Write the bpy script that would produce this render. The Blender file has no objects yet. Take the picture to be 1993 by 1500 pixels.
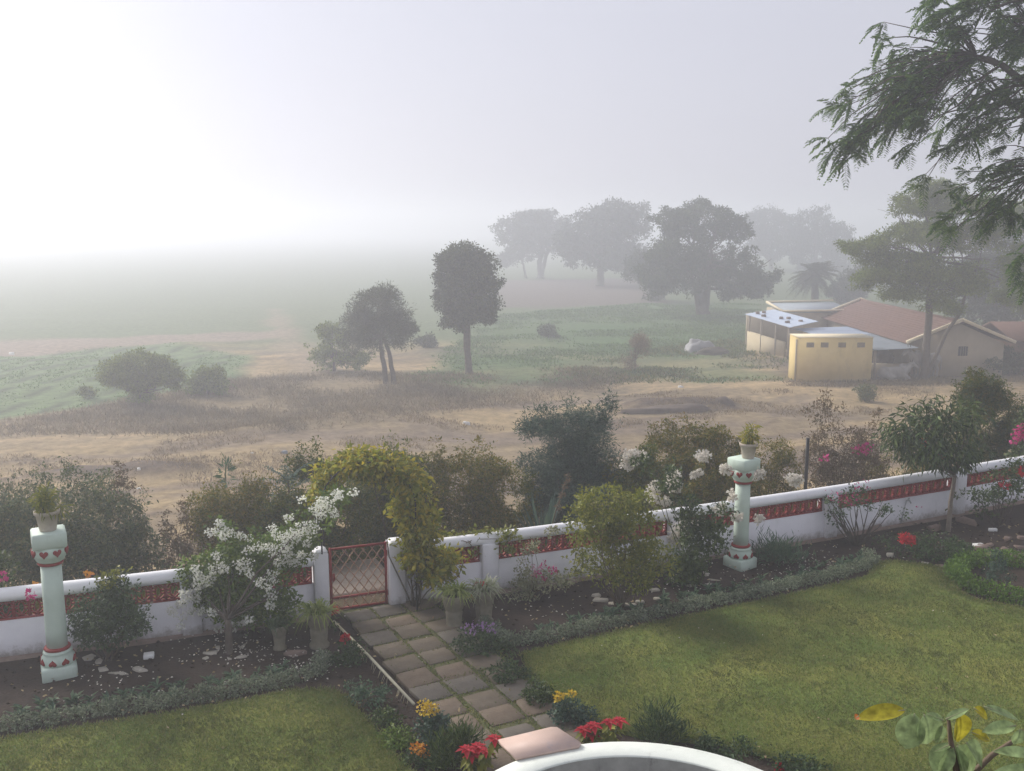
import bpy, math, random
import numpy as np
from mathutils import Vector, Matrix
rad = math.radians
RNG = np.random.default_rng(11)
random.seed(5)
scene = bpy.context.scene
COL = scene.collection

# ------------------------------------------------------------------ camera, sky, sun, exposure
FPX, CAM_H = 1900.0, 5.5
PITCH = math.atan(310 / FPX)
cam_data = bpy.data.cameras.new('camera')
cam_data.sensor_width = 36.0
cam_data.lens = 36.0 * FPX / 1993.0
cam_data.clip_end = 5000
cam = bpy.data.objects.new('camera', cam_data)
COL.objects.link(cam)
cam.location = (0, 0, CAM_H)
cam.rotation_euler = (math.pi / 2 - PITCH, 0, 0)
scene.camera = cam

VEIL = 0.66
SUN_AZ, SUN_EL = rad(-52), rad(32)           # azimuth from +Y, negative = left of the view
world = bpy.data.worlds.new('World'); scene.world = world
world.use_nodes = True
wn = world.node_tree.nodes; wl = world.node_tree.links
bg = wn['Background']
sky = wn.new('ShaderNodeTexSky')
sky.sky_type = 'NISHITA'; sky.sun_disc = False
sky.sun_elevation = SUN_EL; sky.sun_rotation = SUN_AZ
sky.altitude = 0; sky.air_density = 1.5; sky.dust_density = 3.0; sky.ozone_density = 1.5
hsv = wn.new('ShaderNodeHueSaturation'); hsv.inputs['Saturation'].default_value = 0.22
wl.new(sky.outputs[0], hsv.inputs['Color'])
cool = wn.new('ShaderNodeMix'); cool.data_type = 'RGBA'; cool.blend_type = 'MULTIPLY'; cool.inputs['Factor'].default_value = 1.0
veil = wn.new('ShaderNodeMix'); veil.data_type = 'RGBA'; veil.inputs['Factor'].default_value = VEIL      # even morning mist high above the haze
wl.new(hsv.outputs[0], veil.inputs['A']); veil.inputs['B'].default_value = (4.9, 4.9, 4.95, 1)
wl.new(veil.outputs['Result'], cool.inputs['A']); cool.inputs['B'].default_value = (.945, .955, 1.085, 1)   # the camera's cool white balance
wl.new(cool.outputs['Result'], bg.inputs[0])
bg.inputs[1].default_value = 0.13

sd = bpy.data.lights.new('sun', 'SUN'); sd.energy = 4.0; sd.angle = rad(22); sd.color = (1.0, 0.94, 0.85)
sun = bpy.data.objects.new('sun', sd); COL.objects.link(sun)
SUN_DIR = Vector((math.sin(SUN_AZ) * math.cos(SUN_EL), math.cos(SUN_AZ) * math.cos(SUN_EL), math.sin(SUN_EL)))
sun.rotation_euler = SUN_DIR.to_track_quat('Z', 'Y').to_euler()
sun.location = SUN_DIR * 60

vs = scene.view_settings
vs.view_transform = 'Standard'; vs.look = 'None'; vs.gamma = 1.0; vs.exposure = 0.12
scene.display_settings.display_device = 'sRGB'
cy = scene.cycles
cy.use_denoising = True
cy.max_bounces = 6; cy.diffuse_bounces = 3; cy.glossy_bounces = 2; cy.transmission_bounces = 3
cy.volume_bounces = 2; cy.transparent_max_bounces = 4
cy.sample_clamp_indirect = 4.0
cy.volume_step_rate = 4.0
HAZE_DENSITY, HAZE_ANISO = 0.0062, 0.50

# ------------------------------------------------------------------ pixel -> place
def ray(px, py):
    u = (px - 996.5) / FPX; v = (750 - py) / FPX
    return np.array([u, math.cos(PITCH) + v * math.sin(PITCH), -math.sin(PITCH) + v * math.cos(PITCH)])
def G(px, py, z=0.0):
    d = ray(px, py); t = (z - CAM_H) / d[2]
    return np.array([d[0] * t, d[1] * t, z])
def AT(px, py, Y):
    d = ray(px, py); t = Y / d[1]
    return np.array([d[0] * t, Y, CAM_H + d[2] * t])

WALL_PX = [(0, 1280), (372, 1235), (757, 1174), (949, 1147), (1309, 1096), (1609, 1047), (1857, 1000), (1993, 970)]
WP = np.array([G(*q)[:2] for q in WALL_PX])
# smooth the measured wall line a little with a quadratic
_c = np.polyfit(WP[:, 0], WP[:, 1], 2)
def wallY(x):
    x = np.clip(x, -9.0, 14.0)
    return np.polyval(_c, x)

# ------------------------------------------------------------------ noise
def _h(ix, iy, iz):
    n = (ix * 374761393 + iy * 668265263 + iz * 2147483647) & 0x7fffffff
    n = ((n ^ (n >> 13)) * 1274126177) & 0x7fffffff
    n = n ^ (n >> 16)
    return (n & 0xffff) / 65535.0
def vnoise(p):
    p = np.asarray(p, float)
    i = np.floor(p).astype(np.int64); f = p - i; f = f * f * (3 - 2 * f)
    r = 0
    for a in (0, 1):
        for b in (0, 1):
            for c in (0, 1):
                w = (f[:, 0] if a else 1 - f[:, 0]) * (f[:, 1] if b else 1 - f[:, 1]) * (f[:, 2] if c else 1 - f[:, 2])
                r = r + w * _h(i[:, 0] + a, i[:, 1] + b, i[:, 2] + c)
    return r
def fbm(p, o=3):
    s = 0; a = .5; p = np.asarray(p, float)
    for k in range(o):
        s = s + a * vnoise(p + 17.3 * k); p = p * 2.03; a *= .5
    return s / (1 - .5 ** o)
def smooth(a, b, x):
    t = np.clip((x - a) / (b - a), 0, 1)
    return t * t * (3 - 2 * t)

FIELD_Z = -2.7
def terr(x, y):
    x = np.atleast_1d(np.asarray(x, float)); y = np.atleast_1d(np.asarray(y, float))
    s = y - wallY(x)
    z = FIELD_Z * smooth(0.9, 9.5, s) - 0.06
    z = np.where(s < 0.0, np.minimum(z, -0.25), z)
    amp = smooth(4, 12, s) * (1 - smooth(60, 120, s))
    p = np.stack([x * .22, y * .22, x * 0], 1)
    z = z + amp * (fbm(p, 4) - .5) * 0.55
    # rutted earth banks along the dirt track
    def bank(cx, cy, rx, ry, h, ang):
        c, sn = math.cos(ang), math.sin(ang)
        u = ((x - cx) * c + (y - cy) * sn) / rx; v = (-(x - cx) * sn + (y - cy) * c) / ry
        return h * np.exp(-(u ** 4 + v * v))
    for q in BANKS:
        z = z + bank(*q) * (0.7 + 0.6 * vnoise(np.stack([x * 1.1, y * 1.1, x * 0 + 3], 1)))
    return z
BANKS = []
def _bank(p0, p1, ry, h):
    a = G(*p0, FIELD_Z); b = G(*p1, FIELD_Z); c = (a + b) / 2; d = b - a
    BANKS.append((c[0], c[1], np.hypot(d[0], d[1]) / 2, ry, h, math.atan2(d[1], d[0])))
_bank((60, 925), (410, 915), .8, .42)
_bank((1200, 800), (1430, 785), .7, .55)
_bank((420, 850), (760, 800), 1.2, .25)
_bank((700, 860), (1050, 810), 1.0, -.2)
def tz(x, y):
    return float(terr(x, y)[0])
def FG(px, py):                      # point of the sloping / field ground under a pixel
    p = G(px, py, FIELD_Z)
    for k in range(6):
        p = G(px, py, tz(p[0], p[1]))
    return p

# ------------------------------------------------------------------ materials
MATS = {}
def _new(name):
    m = bpy.data.materials.new(name); m.use_nodes = True
    nt = m.node_tree; b = nt.nodes['Principled BSDF']
    MATS[name] = m
    return m, nt, b
def solid(name, c1, c2=None, scale=6.0, rough=.8, bump=0.0, bscale=None, detail=5, spec=.3, stain=None, metal=0):
    m, nt, b = _new(name)
    N, L = nt.nodes, nt.links
    b.inputs['Roughness'].default_value = rough
    b.inputs['Specular IOR Level'].default_value = spec
    b.inputs['Metallic'].default_value = metal
    tc = N.new('ShaderNodeTexCoord')
    no = N.new('ShaderNodeTexNoise'); no.inputs['Scale'].default_value = scale; no.inputs['Detail'].default_value = detail
    no.inputs['Roughness'].default_value = .65
    L.new(tc.outputs['Object'], no.inputs['Vector'])
    r = N.new('ShaderNodeValToRGB'); r.color_ramp.elements[0].position = .3; r.color_ramp.elements[1].position = .7
    r.color_ramp.elements[0].color = (*c1, 1); r.color_ramp.elements[1].color = (*(c2 or c1), 1)
    L.new(no.outputs['Fac'], r.inputs[0])
    out = r.outputs[0]
    if stain:
        sc, amt, col = stain
        n2 = N.new('ShaderNodeTexNoise'); n2.inputs['Scale'].default_value = sc; n2.inputs['Detail'].default_value = 8
        n2.inputs['Roughness'].default_value = .75
        mp = N.new('ShaderNodeMapping'); mp.inputs['Scale'].default_value = (1, 1, .35)
        L.new(tc.outputs['Object'], mp.inputs[0]); L.new(mp.outputs[0], n2.inputs['Vector'])
        r2 = N.new('ShaderNodeValToRGB'); r2.color_ramp.elements[0].position = .55; r2.color_ramp.elements[1].position = .75
        r2.color_ramp.elements[1].color = (amt, amt, amt, 1)
        r2.color_ramp.elements[0].color = (0, 0, 0, 1)
        L.new(n2.outputs['Fac'], r2.inputs[0])
        mx = N.new('ShaderNodeMix'); mx.data_type = 'RGBA'
        L.new(r2.outputs[0], mx.inputs['Factor']); L.new(out, mx.inputs['A']); mx.inputs['B'].default_value = (*col, 1)
        out = mx.outputs['Result']
    L.new(out, b.inputs['Base Color'])
    if bump:
        nb = N.new('ShaderNodeTexNoise'); nb.inputs['Scale'].default_value = bscale or scale * 4; nb.inputs['Detail'].default_value = 6
        L.new(tc.outputs['Object'], nb.inputs['Vector'])
        bp = N.new('ShaderNodeBump'); bp.inputs['Strength'].default_value = bump; bp.inputs['Distance'].default_value = .02
        L.new(nb.outputs['Fac'], bp.inputs['Height']); L.new(bp.outputs[0], b.inputs['Normal'])
    return m
def leafmat(name, cols, trans=.25, rough=.55, nsc=1.3, amp=.25):
    m, nt, b = _new(name)
    N, L = nt.nodes, nt.links
    g = N.new('ShaderNodeNewGeometry')
    r = N.new('ShaderNodeValToRGB')
    el = r.color_ramp.elements
    for i, c in enumerate(cols):
        e = el[i] if i < 2 else el.new(1)
        e.position = i / max(1, len(cols) - 1); e.color = (*c, 1)
    L.new(g.outputs['Random Per Island'], r.inputs[0])
    tc = N.new('ShaderNodeTexCoord')
    no = N.new('ShaderNodeTexNoise'); no.inputs['Scale'].default_value = nsc; no.inputs['Detail'].default_value = 2 if nsc < 5 else 6
    L.new(tc.outputs['Object'], no.inputs['Vector'])
    mr = N.new('ShaderNodeMapRange'); mr.inputs['From Min'].default_value = .3; mr.inputs['From Max'].default_value = .7
    mr.inputs['To Min'].default_value = 1 - amp; mr.inputs['To Max'].default_value = 1 + amp
    L.new(no.outputs['Fac'], mr.inputs[0])
    hs = N.new('ShaderNodeHueSaturation')
    L.new(mr.outputs[0], hs.inputs['Value']); L.new(r.outputs[0], hs.inputs['Color'])
    L.new(hs.outputs[0], b.inputs['Base Color'])
    b.inputs['Roughness'].default_value = rough; b.inputs['Specular IOR Level'].default_value = .25
    t = N.new('ShaderNodeBsdfTranslucent'); L.new(hs.outputs[0], t.inputs[0])
    mx = N.new('ShaderNodeMixShader'); mx.inputs[0].default_value = trans
    L.new(b.outputs[0], mx.inputs[1]); L.new(t.outputs[0], mx.inputs[2])
    L.new(mx.outputs[0], N['Material Output'].inputs[0])
    return m

# ------------------------------------------------------------------ mesh building
ORI = {}
class MB:
    def __init__(s):
        s.V = []; s.F = []; s.n = 0
    def add(s, v, faces):
        v = np.asarray(v, float).reshape(-1, 3)
        s.V.append(v)
        if isinstance(faces, np.ndarray):
            s.F.append(faces.astype(np.int64) + s.n)
        else:
            by = {}
            for f in faces: by.setdefault(len(f), []).append(f)
            for k, fl in by.items(): s.F.append(np.array(fl, np.int64) + s.n)
        s.n += len(v)
        return s
    def box(s, c, size, rz=0.0, bev=0.0, taper=1.0):
        sx, sy, sz = [q / 2 for q in size]
        if bev:
            prof = [(-1, bev), (1, bev)]
            lv = []
            for z, i in ((-sz, bev), (-sz + bev, 0), (sz - bev, 0), (sz, bev)):
                tp = taper if z > 0 else 1.0
                for (a, b_) in ((-sx + bev, -sy + i), (sx - bev, -sy + i), (sx - i, -sy + bev), (sx - i, sy - bev), (sx - bev, sy - i), (-sx + bev, sy - i), (-sx + i, sy - bev), (-sx + i, -sy + bev)):
                    lv.append((a * tp, b_ * tp, z))
            v = np.array(lv); f = []
            for k in range(3):
                for j in range(8):
                    f.append((k * 8 + j, k * 8 + (j + 1) % 8, (k + 1) * 8 + (j + 1) % 8, (k + 1) * 8 + j))
            f.append(tuple(range(7, -1, -1))); f.append(tuple(range(24, 32)))
        else:
            v = np.array([(x, y, z) for z in (-sz, sz) for (x, y) in ((-sx, -sy), (sx, -sy), (sx, sy), (-sx, sy))], float)
            v[4:, :2] *= taper
            f = [(3, 2, 1, 0), (4, 5, 6, 7), (0, 1, 5, 4), (1, 2, 6, 5), (2, 3, 7, 6), (3, 0, 4, 7)]
        c_, s_ = math.cos(rz), math.sin(rz)
        R = np.array([[c_, s_, 0], [-s_, c_, 0], [0, 0, 1]])
        return s.add(v @ R + np.asarray(c, float), f)
    def bar(s, a, b, w, h):                 # rectangular bar from a to b
        a = np.asarray(a, float); b = np.asarray(b, float); d = b - a; d /= np.linalg.norm(d)
        up = np.array([0, 0, 1.0]) if abs(d[2]) < .95 else np.array([0, 1.0, 0])
        x = np.cross(d, up); x /= np.linalg.norm(x); y = np.cross(x, d)
        v = []
        for p in (a, b):
            for (i, j) in ((-1, -1), (1, -1), (1, 1), (-1, 1)): v.append(p + x * i * w / 2 + y * j * h / 2)
        return s.add(v, [(3, 2, 1, 0), (4, 5, 6, 7), (0, 1, 5, 4), (1, 2, 6, 5), (2, 3, 7, 6), (3, 0, 4, 7)])
    def tube(s, pts, r, n=6, caps=True):
        pts = np.asarray(pts, float); m = len(pts)
        r = np.full(m, r, float) if np.isscalar(r) else np.asarray(r, float)
        t = np.gradient(pts, axis=0); t /= np.linalg.norm(t, axis=1)[:, None] + 1e-9
        ref = np.array([0, 0, 1.0]) if abs(t[0][2]) < .9 else np.array([1.0, 0, 0])
        V = []
        x = np.cross(t[0], ref); x /= np.linalg.norm(x)
        a = np.arange(n) * 2 * math.pi / n
        for k in range(m):
            x = x - t[k] * np.dot(x, t[k]); x /= np.linalg.norm(x) + 1e-9
            y = np.cross(t[k], x)
            V.append(pts[k] + r[k] * (np.cos(a)[:, None] * x + np.sin(a)[:, None] * y))
        V = np.concatenate(V); F = []
        for k in range(m - 1):
            for j in range(n):
                F.append((k * n + j, k * n + (j + 1) % n, (k + 1) * n + (j + 1) % n, (k + 1) * n + j))
        if caps:
            F.append(tuple(range(n - 1, -1, -1))); F.append(tuple(range((m - 1) * n, m * n)))
        return s.add(V, F)
    def lathe(s, prof, c=(0, 0, 0), n=20, jit=0, ring=False):
        a = np.arange(n) * 2 * math.pi / n; V = []; m = len(prof)
        for (r, z) in prof:
            V.append(np.stack([r * np.cos(a) + c[0], r * np.sin(a) + c[1], np.full(n, z + c[2])], 1))
        V = np.concatenate(V)
        if jit: V = V + RNG.normal(0, jit, V.shape)
        F = [(k * n + j, k * n + (j + 1) % n, (k + 1) * n + (j + 1) % n, (k + 1) * n + j) for k in range(m - 1) for j in range(n)]
        if ring: F += [((m - 1) * n + j, (m - 1) * n + (j + 1) % n, (j + 1) % n, j) for j in range(n)]
        else: F.append(tuple(range(n - 1, -1, -1))); F.append(tuple(range((m - 1) * n, m * n)))
        return s.add(V, F)
    def prism(s, poly, z0, z1):
        n = len(poly)
        v = [(p[0], p[1], z0) for p in poly] + [(p[0], p[1], z1) for p in poly]
        F = [(j, (j + 1) % n, n + (j + 1) % n, n + j) for j in range(n)]
        F.append(tuple(range(n - 1, -1, -1))); F.append(tuple(range(n, 2 * n)))
        return s.add(v, F)
    def leaves(s, base, d, nrm, L, W, fold=.12, droop=.1):
        base = np.asarray(base, float); n = len(base)
        L = np.broadcast_to(L, (n,))[:, None]; W = np.broadcast_to(W, (n,))[:, None]
        side = np.cross(d, nrm); side /= np.linalg.norm(side, axis=1)[:, None] + 1e-9
        up = np.cross(side, d)
        l = base + d * L * .45 + side * W * .5 + up * W * fold
        r = base + d * L * .45 - side * W * .5 + up * W * fold
        t = base + d * L - up * L * droop
        V = np.stack([base, l, t, r], 1).reshape(-1, 3)
        i = np.arange(n)[:, None] * 4
        F = np.concatenate([i + np.array([[0, 3, 2]]), i + np.array([[0, 2, 1]])])
        return s.add(V, F)
    def mesh(s, name, off=None):
        V = np.concatenate(s.V)
        if off is not None: V = V - np.asarray(off, float)
        me = bpy.data.meshes.new(name)
        me.vertices.add(len(V)); me.vertices.foreach_set('co', V.astype(np.float32).ravel())
        loops = np.concatenate([f.ravel() for f in s.F])
        tot = np.concatenate([np.full(len(f), f.shape[1]) for f in s.F])
        st = np.concatenate([[0], np.cumsum(tot)[:-1]])
        me.loops.add(len(loops)); me.loops.foreach_set('vertex_index', loops.astype(np.int32))
        me.polygons.add(len(tot)); me.polygons.foreach_set('loop_start', st.astype(np.int32))
        me.update(calc_edges=True)
        return me
    def build(s, name, mat, parent=None, smooth=False, off=None):
        o0 = off
        if parent is not None: o0 = ORI[parent.name]
        me = s.mesh(name, o0)
        me.materials.append(MATS[mat])
        if smooth: me.shade_smooth()
        o = bpy.data.objects.new(name, me); COL.objects.link(o)
        if parent is not None:
            o.parent = parent; ORI[o.name] = o0
        else:
            if off is not None: o.location = off
            ORI[o.name] = np.asarray(off if off is not None else (0, 0, 0), float)
        return o
def tag(o, label=None, cat=None, group=None, kind=None):
    if label: o['label'] = label
    if cat: o['category'] = cat
    if group: o['group'] = group
    if kind: o['kind'] = kind
    return o
def thing(name, label, cat, loc, group=None):
    o = bpy.data.objects.new(name, None); COL.objects.link(o)
    o.location = [float(q) for q in loc]; o.empty_display_size = .2
    ORI[o.name] = np.asarray(loc, float)
    return tag(o, label, cat, group)
def copy_tree(o, parent=None):
    c = o.copy(); COL.objects.link(c); c.parent = parent
    ORI[c.name] = ORI[o.name]
    for ch in o.children: copy_tree(ch, c)
    return c
def place_mesh(name, me, parent, loc, rz=0, scale=1.0):   # a part that shares mesh data; loc in world coordinates
    o = bpy.data.objects.new(name, me); COL.objects.link(o)
    o.parent = parent
    o.location = [float(a) for a in (np.asarray(loc, float) - ORI[parent.name])]
    o.rotation_euler = (0, 0, rz); o.scale = (scale,) * 3 if np.isscalar(scale) else scale
    ORI[o.name] = ORI[parent.name]
    return o

def unit(v): return v / (np.linalg.norm(v, axis=1)[:, None] + 1e-9)
def rand_dir(n): return unit(RNG.normal(size=(n, 3)))
def in_clumps(clumps, n, shell=.5, gap=0.0, gscale=1.5):
    """points spread through ellipsoids (cx,cy,cz,rx,ry,rz); returns points and outward directions"""
    C = np.array(clumps, float); w = (C[:, 3] * C[:, 4] * C[:, 5]) ** .72; w /= w.sum()
    P = []; O = []; got = 0
    while got < n:
        k = RNG.choice(len(C), size=n, p=w)
        u = rand_dir(n); r = RNG.random(n) ** (shell * .5) * (1 + np.clip(.10 * RNG.normal(size=n), -.2, .14))
        # a lumpy outline
        lump = .78 + .44 * fbm(u * 2.3 + C[k, :3] * .7, 2)
        p = C[k, :3] + u * C[k, 3:6] * (r * lump)[:, None]
        if gap > 0:
            m = fbm(p * gscale, 2) > gap
            p = p[m]; u = u[m]
        P.append(p); O.append(u); got += len(p)
    P = np.concatenate(P)[:n]; O = np.concatenate(O)[:n]
    return P, O
def twigged(clumps, n, shell, gap, gscale, size, per):
    """leaves gathered in small sprays, so a crown shows lit and dark clumps"""
    k = max(6, n // per)
    C, O = in_clumps(clumps, k, shell, gap, gscale)
    i = RNG.integers(0, k, n)
    rc = size * RNG.uniform(.7, 2.0, k)
    off = np.clip(RNG.normal(0, .55, (n, 3)), -1.1, 1.1) * rc[i][:, None]; off[:, 2] *= .7
    return C[i] + off, unit(O[i] * .8 + off / (np.linalg.norm(off, axis=1)[:, None] + 1e-6))
def foliage(mb, clumps, n, size, width=.5, shell=.5, gap=0, gscale=1.5, outw=.5, droop=.1, up=.35, zmin=None, per=0):
    P, O = twigged(clumps, n, shell, gap, gscale, size, per) if per else in_clumps(clumps, n, shell, gap, gscale)
    if zmin is not None:
        m = P[:, 2] > zmin; P = P[m]; O = O[m]
    n = len(P)
    d = unit(O * outw + rand_dir(n) * .75 + np.array([0, 0, -droop]))
    nr = unit(rand_dir(n) * .7 + np.array([0, 0, up]) + O * .35)
    L = size * RNG.uniform(.6, 1.3, n)
    mb.leaves(P, d, nr, L, L * width)
    return P
def curve_pts(a, b, n=6, bend=.12, sag=0):
    a = np.asarray(a, float); b = np.asarray(b, float); t = np.linspace(0, 1, n)[:, None]
    L = np.linalg.norm(b - a)
    off = RNG.normal(size=3) * L * bend
    wob = RNG.normal(size=(n, 3)) * L * bend * .18 * (t * (1 - t) * 4)
    return a + (b - a) * t + off * (t * (1 - t)) * 2 + wob + np.array([0, 0, sag]) * (t * (1 - t)) * 4
def lumpy(L3, k=5, shrink=.9):
    out = [(a, b, c, x * shrink, y * shrink, z * shrink) for a, b, c, x, y, z in L3]
    for (a, b, c, x, y, z) in L3:
        for d in rand_dir(k):
            f = RNG.uniform(.22, .46); g = RNG.uniform(.72, 1.0)
            out.append((a + d[0] * x * g, b + d[1] * y * g, c + d[2] * z * g, x * f, y * f, z * f * RNG.uniform(.6, 1)))
    return out
def clump_px(L, Y, dr=.85):
    """pixel ellipses (px,py,rx,ry[,Y]) -> ellipsoids at depth Y"""
    out = []
    for q in L:
        y = q[4] if len(q) > 4 else Y
        c = AT(q[0], q[1], y); s = np.linalg.norm(c - np.array([0, 0, CAM_H])) / FPX
        out.append((c[0], c[1], c[2], q[2] * s, q[2] * s * dr, q[3] * s))
    return out

# ------------------------------------------------------------------ material palette
solid('white_wall', (.70, .69, .72), (.80, .79, .81), 2.5, .85, .15, 40, stain=(3.0, .35, (.42, .40, .38)))
def splash(name, z0, z1, col):
    nt = MATS[name].node_tree; N, L = nt.nodes, nt.links; b = N['Principled BSDF']
    src = b.inputs['Base Color'].links[0].from_socket
    g = N.new('ShaderNodeNewGeometry'); sx = N.new('ShaderNodeSeparateXYZ'); L.new(g.outputs['Position'], sx.inputs[0])
    no = N.new('ShaderNodeTexNoise'); no.inputs['Scale'].default_value = 7; no.inputs['Detail'].default_value = 8; no.inputs['Roughness'].default_value = .75
    L.new(g.outputs['Position'], no.inputs['Vector'])
    ma = N.new('ShaderNodeMath'); ma.operation = 'MULTIPLY_ADD'; ma.inputs[1].default_value = -.42; L.new(no.outputs['Fac'], ma.inputs[0]); L.new(sx.outputs['Z'], ma.inputs[2])
    mr = N.new('ShaderNodeMapRange'); mr.inputs['From Min'].default_value = z0 - .21; mr.inputs['From Max'].default_value = z1 - .21; mr.inputs['To Min'].default_value = .75; mr.inputs['To Max'].default_value = 0
    L.new(ma.outputs[0], mr.inputs[0])
    mx = N.new('ShaderNodeMix'); mx.data_type = 'RGBA'; L.new(mr.outputs[0], mx.inputs['Factor']); L.new(src, mx.inputs['A']); mx.inputs['B'].default_value = (*col, 1)
    L.new(mx.outputs['Result'], b.inputs['Base Color'])
splash('white_wall', .03, .16, (.22, .19, .16))
solid('white_cap', (.78, .78, .80), (.86, .86, .87), 3, .7, .1, 30, stain=(5, .35, (.5, .49, .47)))
solid('red_paint', (.22, .022, .020), (.30, .035, .028), 14, .6, .1, stain=(9, .6, (.16, .04, .03)))
solid('mint_paint', (.50, .61, .52), (.58, .68, .59), 3, .6, .12, 14, stain=(5, .6, (.36, .42, .34)))
solid('concrete_urn', (.15, .135, .095), (.25, .225, .165), 7, .9, .35, 30, stain=(8, .6, (.16, .16, .09)))
solid('clay_pot', (.40, .34, .27), (.52, .46, .38), 9, .85, .15, 50, stain=(8, .4, (.3, .25, .2)))
solid('soil', (.022, .014, .010), (.055, .036, .025), 3.5, .95, .9, 30)
solid('path_base', (.07, .085, .03), (.13, .12, .055), 9, .95, .6, 60)
solid('slab_a', (.105, .083, .058), (.16, .128, .092), 4, .75, .35, 25, stain=(5, .6, (.14, .13, .08)))
solid('slab_b', (.122, .09, .062), (.18, .138, .098), 5, .75, .35, 25, stain=(6, .5, (.15, .14, .09)))
solid('slab_c', (.095, .082, .066), (.145, .125, .10), 4, .7, .3, 25, stain=(5, .5, (.13, .125, .08)))
solid('bark', (.07, .055, .042), (.14, .115, .09), 8, .95, .6, 40)
solid('bark_pale', (.16, .13, .10), (.26, .22, .18), 8, .9, .4, 40)
solid('twig', (.10, .075, .05), (.17, .13, .09), 8, .9)
solid('green_stem', (.07, .10, .035), (.11, .14, .05), 8, .8)
solid('black_iron', (.012, .012, .013), (.03, .025, .022), 20, .5, spec=.5)
solid('rust_cream', (.42, .30, .21), (.30, .14, .09), 22, .7)
solid('bamboo', (.48, .44, .30), (.6, .56, .42), 10, .6)
solid('stone_pale', (.38, .35, .29), (.52, .48, .41), 9, .9, .4, 30, stain=(9, .6, (.22, .18, .13)))
solid('stone_brown', (.17, .12, .095), (.27, .2, .165), 8, .9, .4, 30)
solid('marble_pink', (.52, .38, .32), (.60, .45, .38), 4, .55, spec=.3, stain=(3.2, .75, (.36, .33, .36)))
solid('sand_slab', (.30, .24, .185), (.42, .34, .27), 5, .9, .2, stain=(4, .5, (.2, .17, .13)))
solid('basin_white', (.70, .74, .67), (.80, .83, .76), 3, .6, .1, 30, stain=(7, .6, (.42, .44, .38)))
solid('basin_inner', (.30, .30, .27), (.44, .44, .40), 5, .85, .3, 30, stain=(6, 1, (.12, .12, .10)))
solid('basin_floor', (.05, .055, .05), (.09, .09, .08), 5, .4)
solid('paper', (.72, .72, .70), (.8, .8, .78), 5, .8)
solid('yellow_plaster', (.62, .47, .19), (.72, .56, .25), 1.2, .9, .15, 20, stain=(1.6, .7, (.40, .31, .16)))
solid('cream_plaster', (.50, .42, .27), (.60, .51, .34), 1.0, .9, .15, 20, stain=(2.5, .5, (.34, .29, .2)))
solid('tan_plaster', (.36, .30, .21), (.46, .39, .28), 1.0, .9, .15, 20, stain=(2.5, .5, (.24, .2, .15)))
solid('cream_trim', (.72, .62, .42), (.78, .69, .5), 3, .8)
solid('dark_void', (.02, .018, .016), (.04, .035, .03), 4, .9)
solid('vent_grille', (.16, .12, .09), (.22, .17, .12), 8, .9)
solid('tile_red', (.105, .06, .046), (.165, .09, .068), 3.0, .9, .2, 12, stain=(1.5, .6, (.16, .09, .07)))
solid('tin_blue', (.40, .48, .60), (.50, .57, .68), 2.0, .5, spec=.4, metal=.1, stain=(2, .4, (.35, .33, .32)))
solid('tin_grey', (.27, .32, .36), (.36, .40, .43), 2.0, .55, spec=.4, metal=.1, stain=(2, .5, (.25, .2, .17)))
solid('brick_brown', (.20, .12, .09), (.28, .17, .12), 3, .9)
solid('wood_post', (.30, .25, .19), (.4, .34, .27), 6, .9)
solid('wood_red', (.22, .07, .05), (.28, .10, .07), 6, .8)
solid('hay_dark', (.05, .04, .03), (.10, .08, .055), 6, .95, .6, 20)
solid('cow_hide', (.24, .23, .21), (.33, .31, .29), 2.5, .85, stain=(2, .7, (.13, .125, .12)))
solid('cow_horn', (.07, .06, .05), (.1, .09, .08), 5, .5)
solid('tarp', (.19, .19, .195), (.29, .29, .295), 2, .5, .3, 8)
solid('earth_heap', (.10, .078, .06), (.17, .13, .10), 2.5, .95, .8, 9)
solid('bin_blue', (.16, .19, .24), (.24, .27, .32), 4, .7)
solid('pipe_grey', (.30, .31, .31), (.4, .4, .4), 8, .5, spec=.5)

leafmat('lf_hedge', [(0.036, 0.075, 0.017), (0.073, 0.117, 0.017), (0.146, 0.155, 0.013), (0.197, 0.152, 0.03)], .2)
leafmat('lf_hedge_grey', [(0.046, 0.085, 0.046), (0.083, 0.124, 0.052), (0.14, 0.174, 0.064), (0.199, 0.177, 0.078)], .2)
leafmat('lf_hedge_blue', [(0.035, 0.073, 0.054), (0.058, 0.109, 0.077), (0.096, 0.152, 0.096)], .2)
leafmat('lf_hedge_olive', [(0.062, 0.083, 0.011), (0.124, 0.135, 0.007), (0.213, 0.179, 0.013), (0.276, 0.188, 0.044)], .2)
leafmat('lf_dry', [(.14, .095, .06), (.20, .14, .085), (.12, .11, .055), (.26, .19, .12)], .15, .8)
leafmat('lf_vine', [(.16, .20, .025), (.26, .28, .035), (.38, .34, .04), (.50, .38, .035)], .4)
leafmat('lf_bright', [(0.075, 0.133, 0.025), (0.128, 0.202, 0.037), (0.213, 0.279, 0.048)], .3)
leafmat('lf_yellowgreen', [(0.123, 0.151, 0.026), (0.205, 0.226, 0.035), (0.322, 0.308, 0.052)], .35)
leafmat('lf_rose', [(0.029, 0.06, 0.025), (0.056, 0.098, 0.035), (0.093, 0.141, 0.048)], .2)
leafmat('lf_deep', [(0.032, 0.063, 0.022), (0.067, 0.11, 0.031), (0.129, 0.172, 0.043)], .2, .45)
leafmat('lf_variegated', [(.30, .31, .17), (.42, .41, .26), (.12, .15, .06)], .3)
leafmat('lf_spider', [(0.145, 0.211, 0.04), (0.268, 0.334, 0.07), (0.415, 0.442, 0.151)], .3)
leafmat('lf_spider_pale', [(.30, .33, .20), (.45, .46, .32), (.20, .25, .10)], .3)
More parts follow.
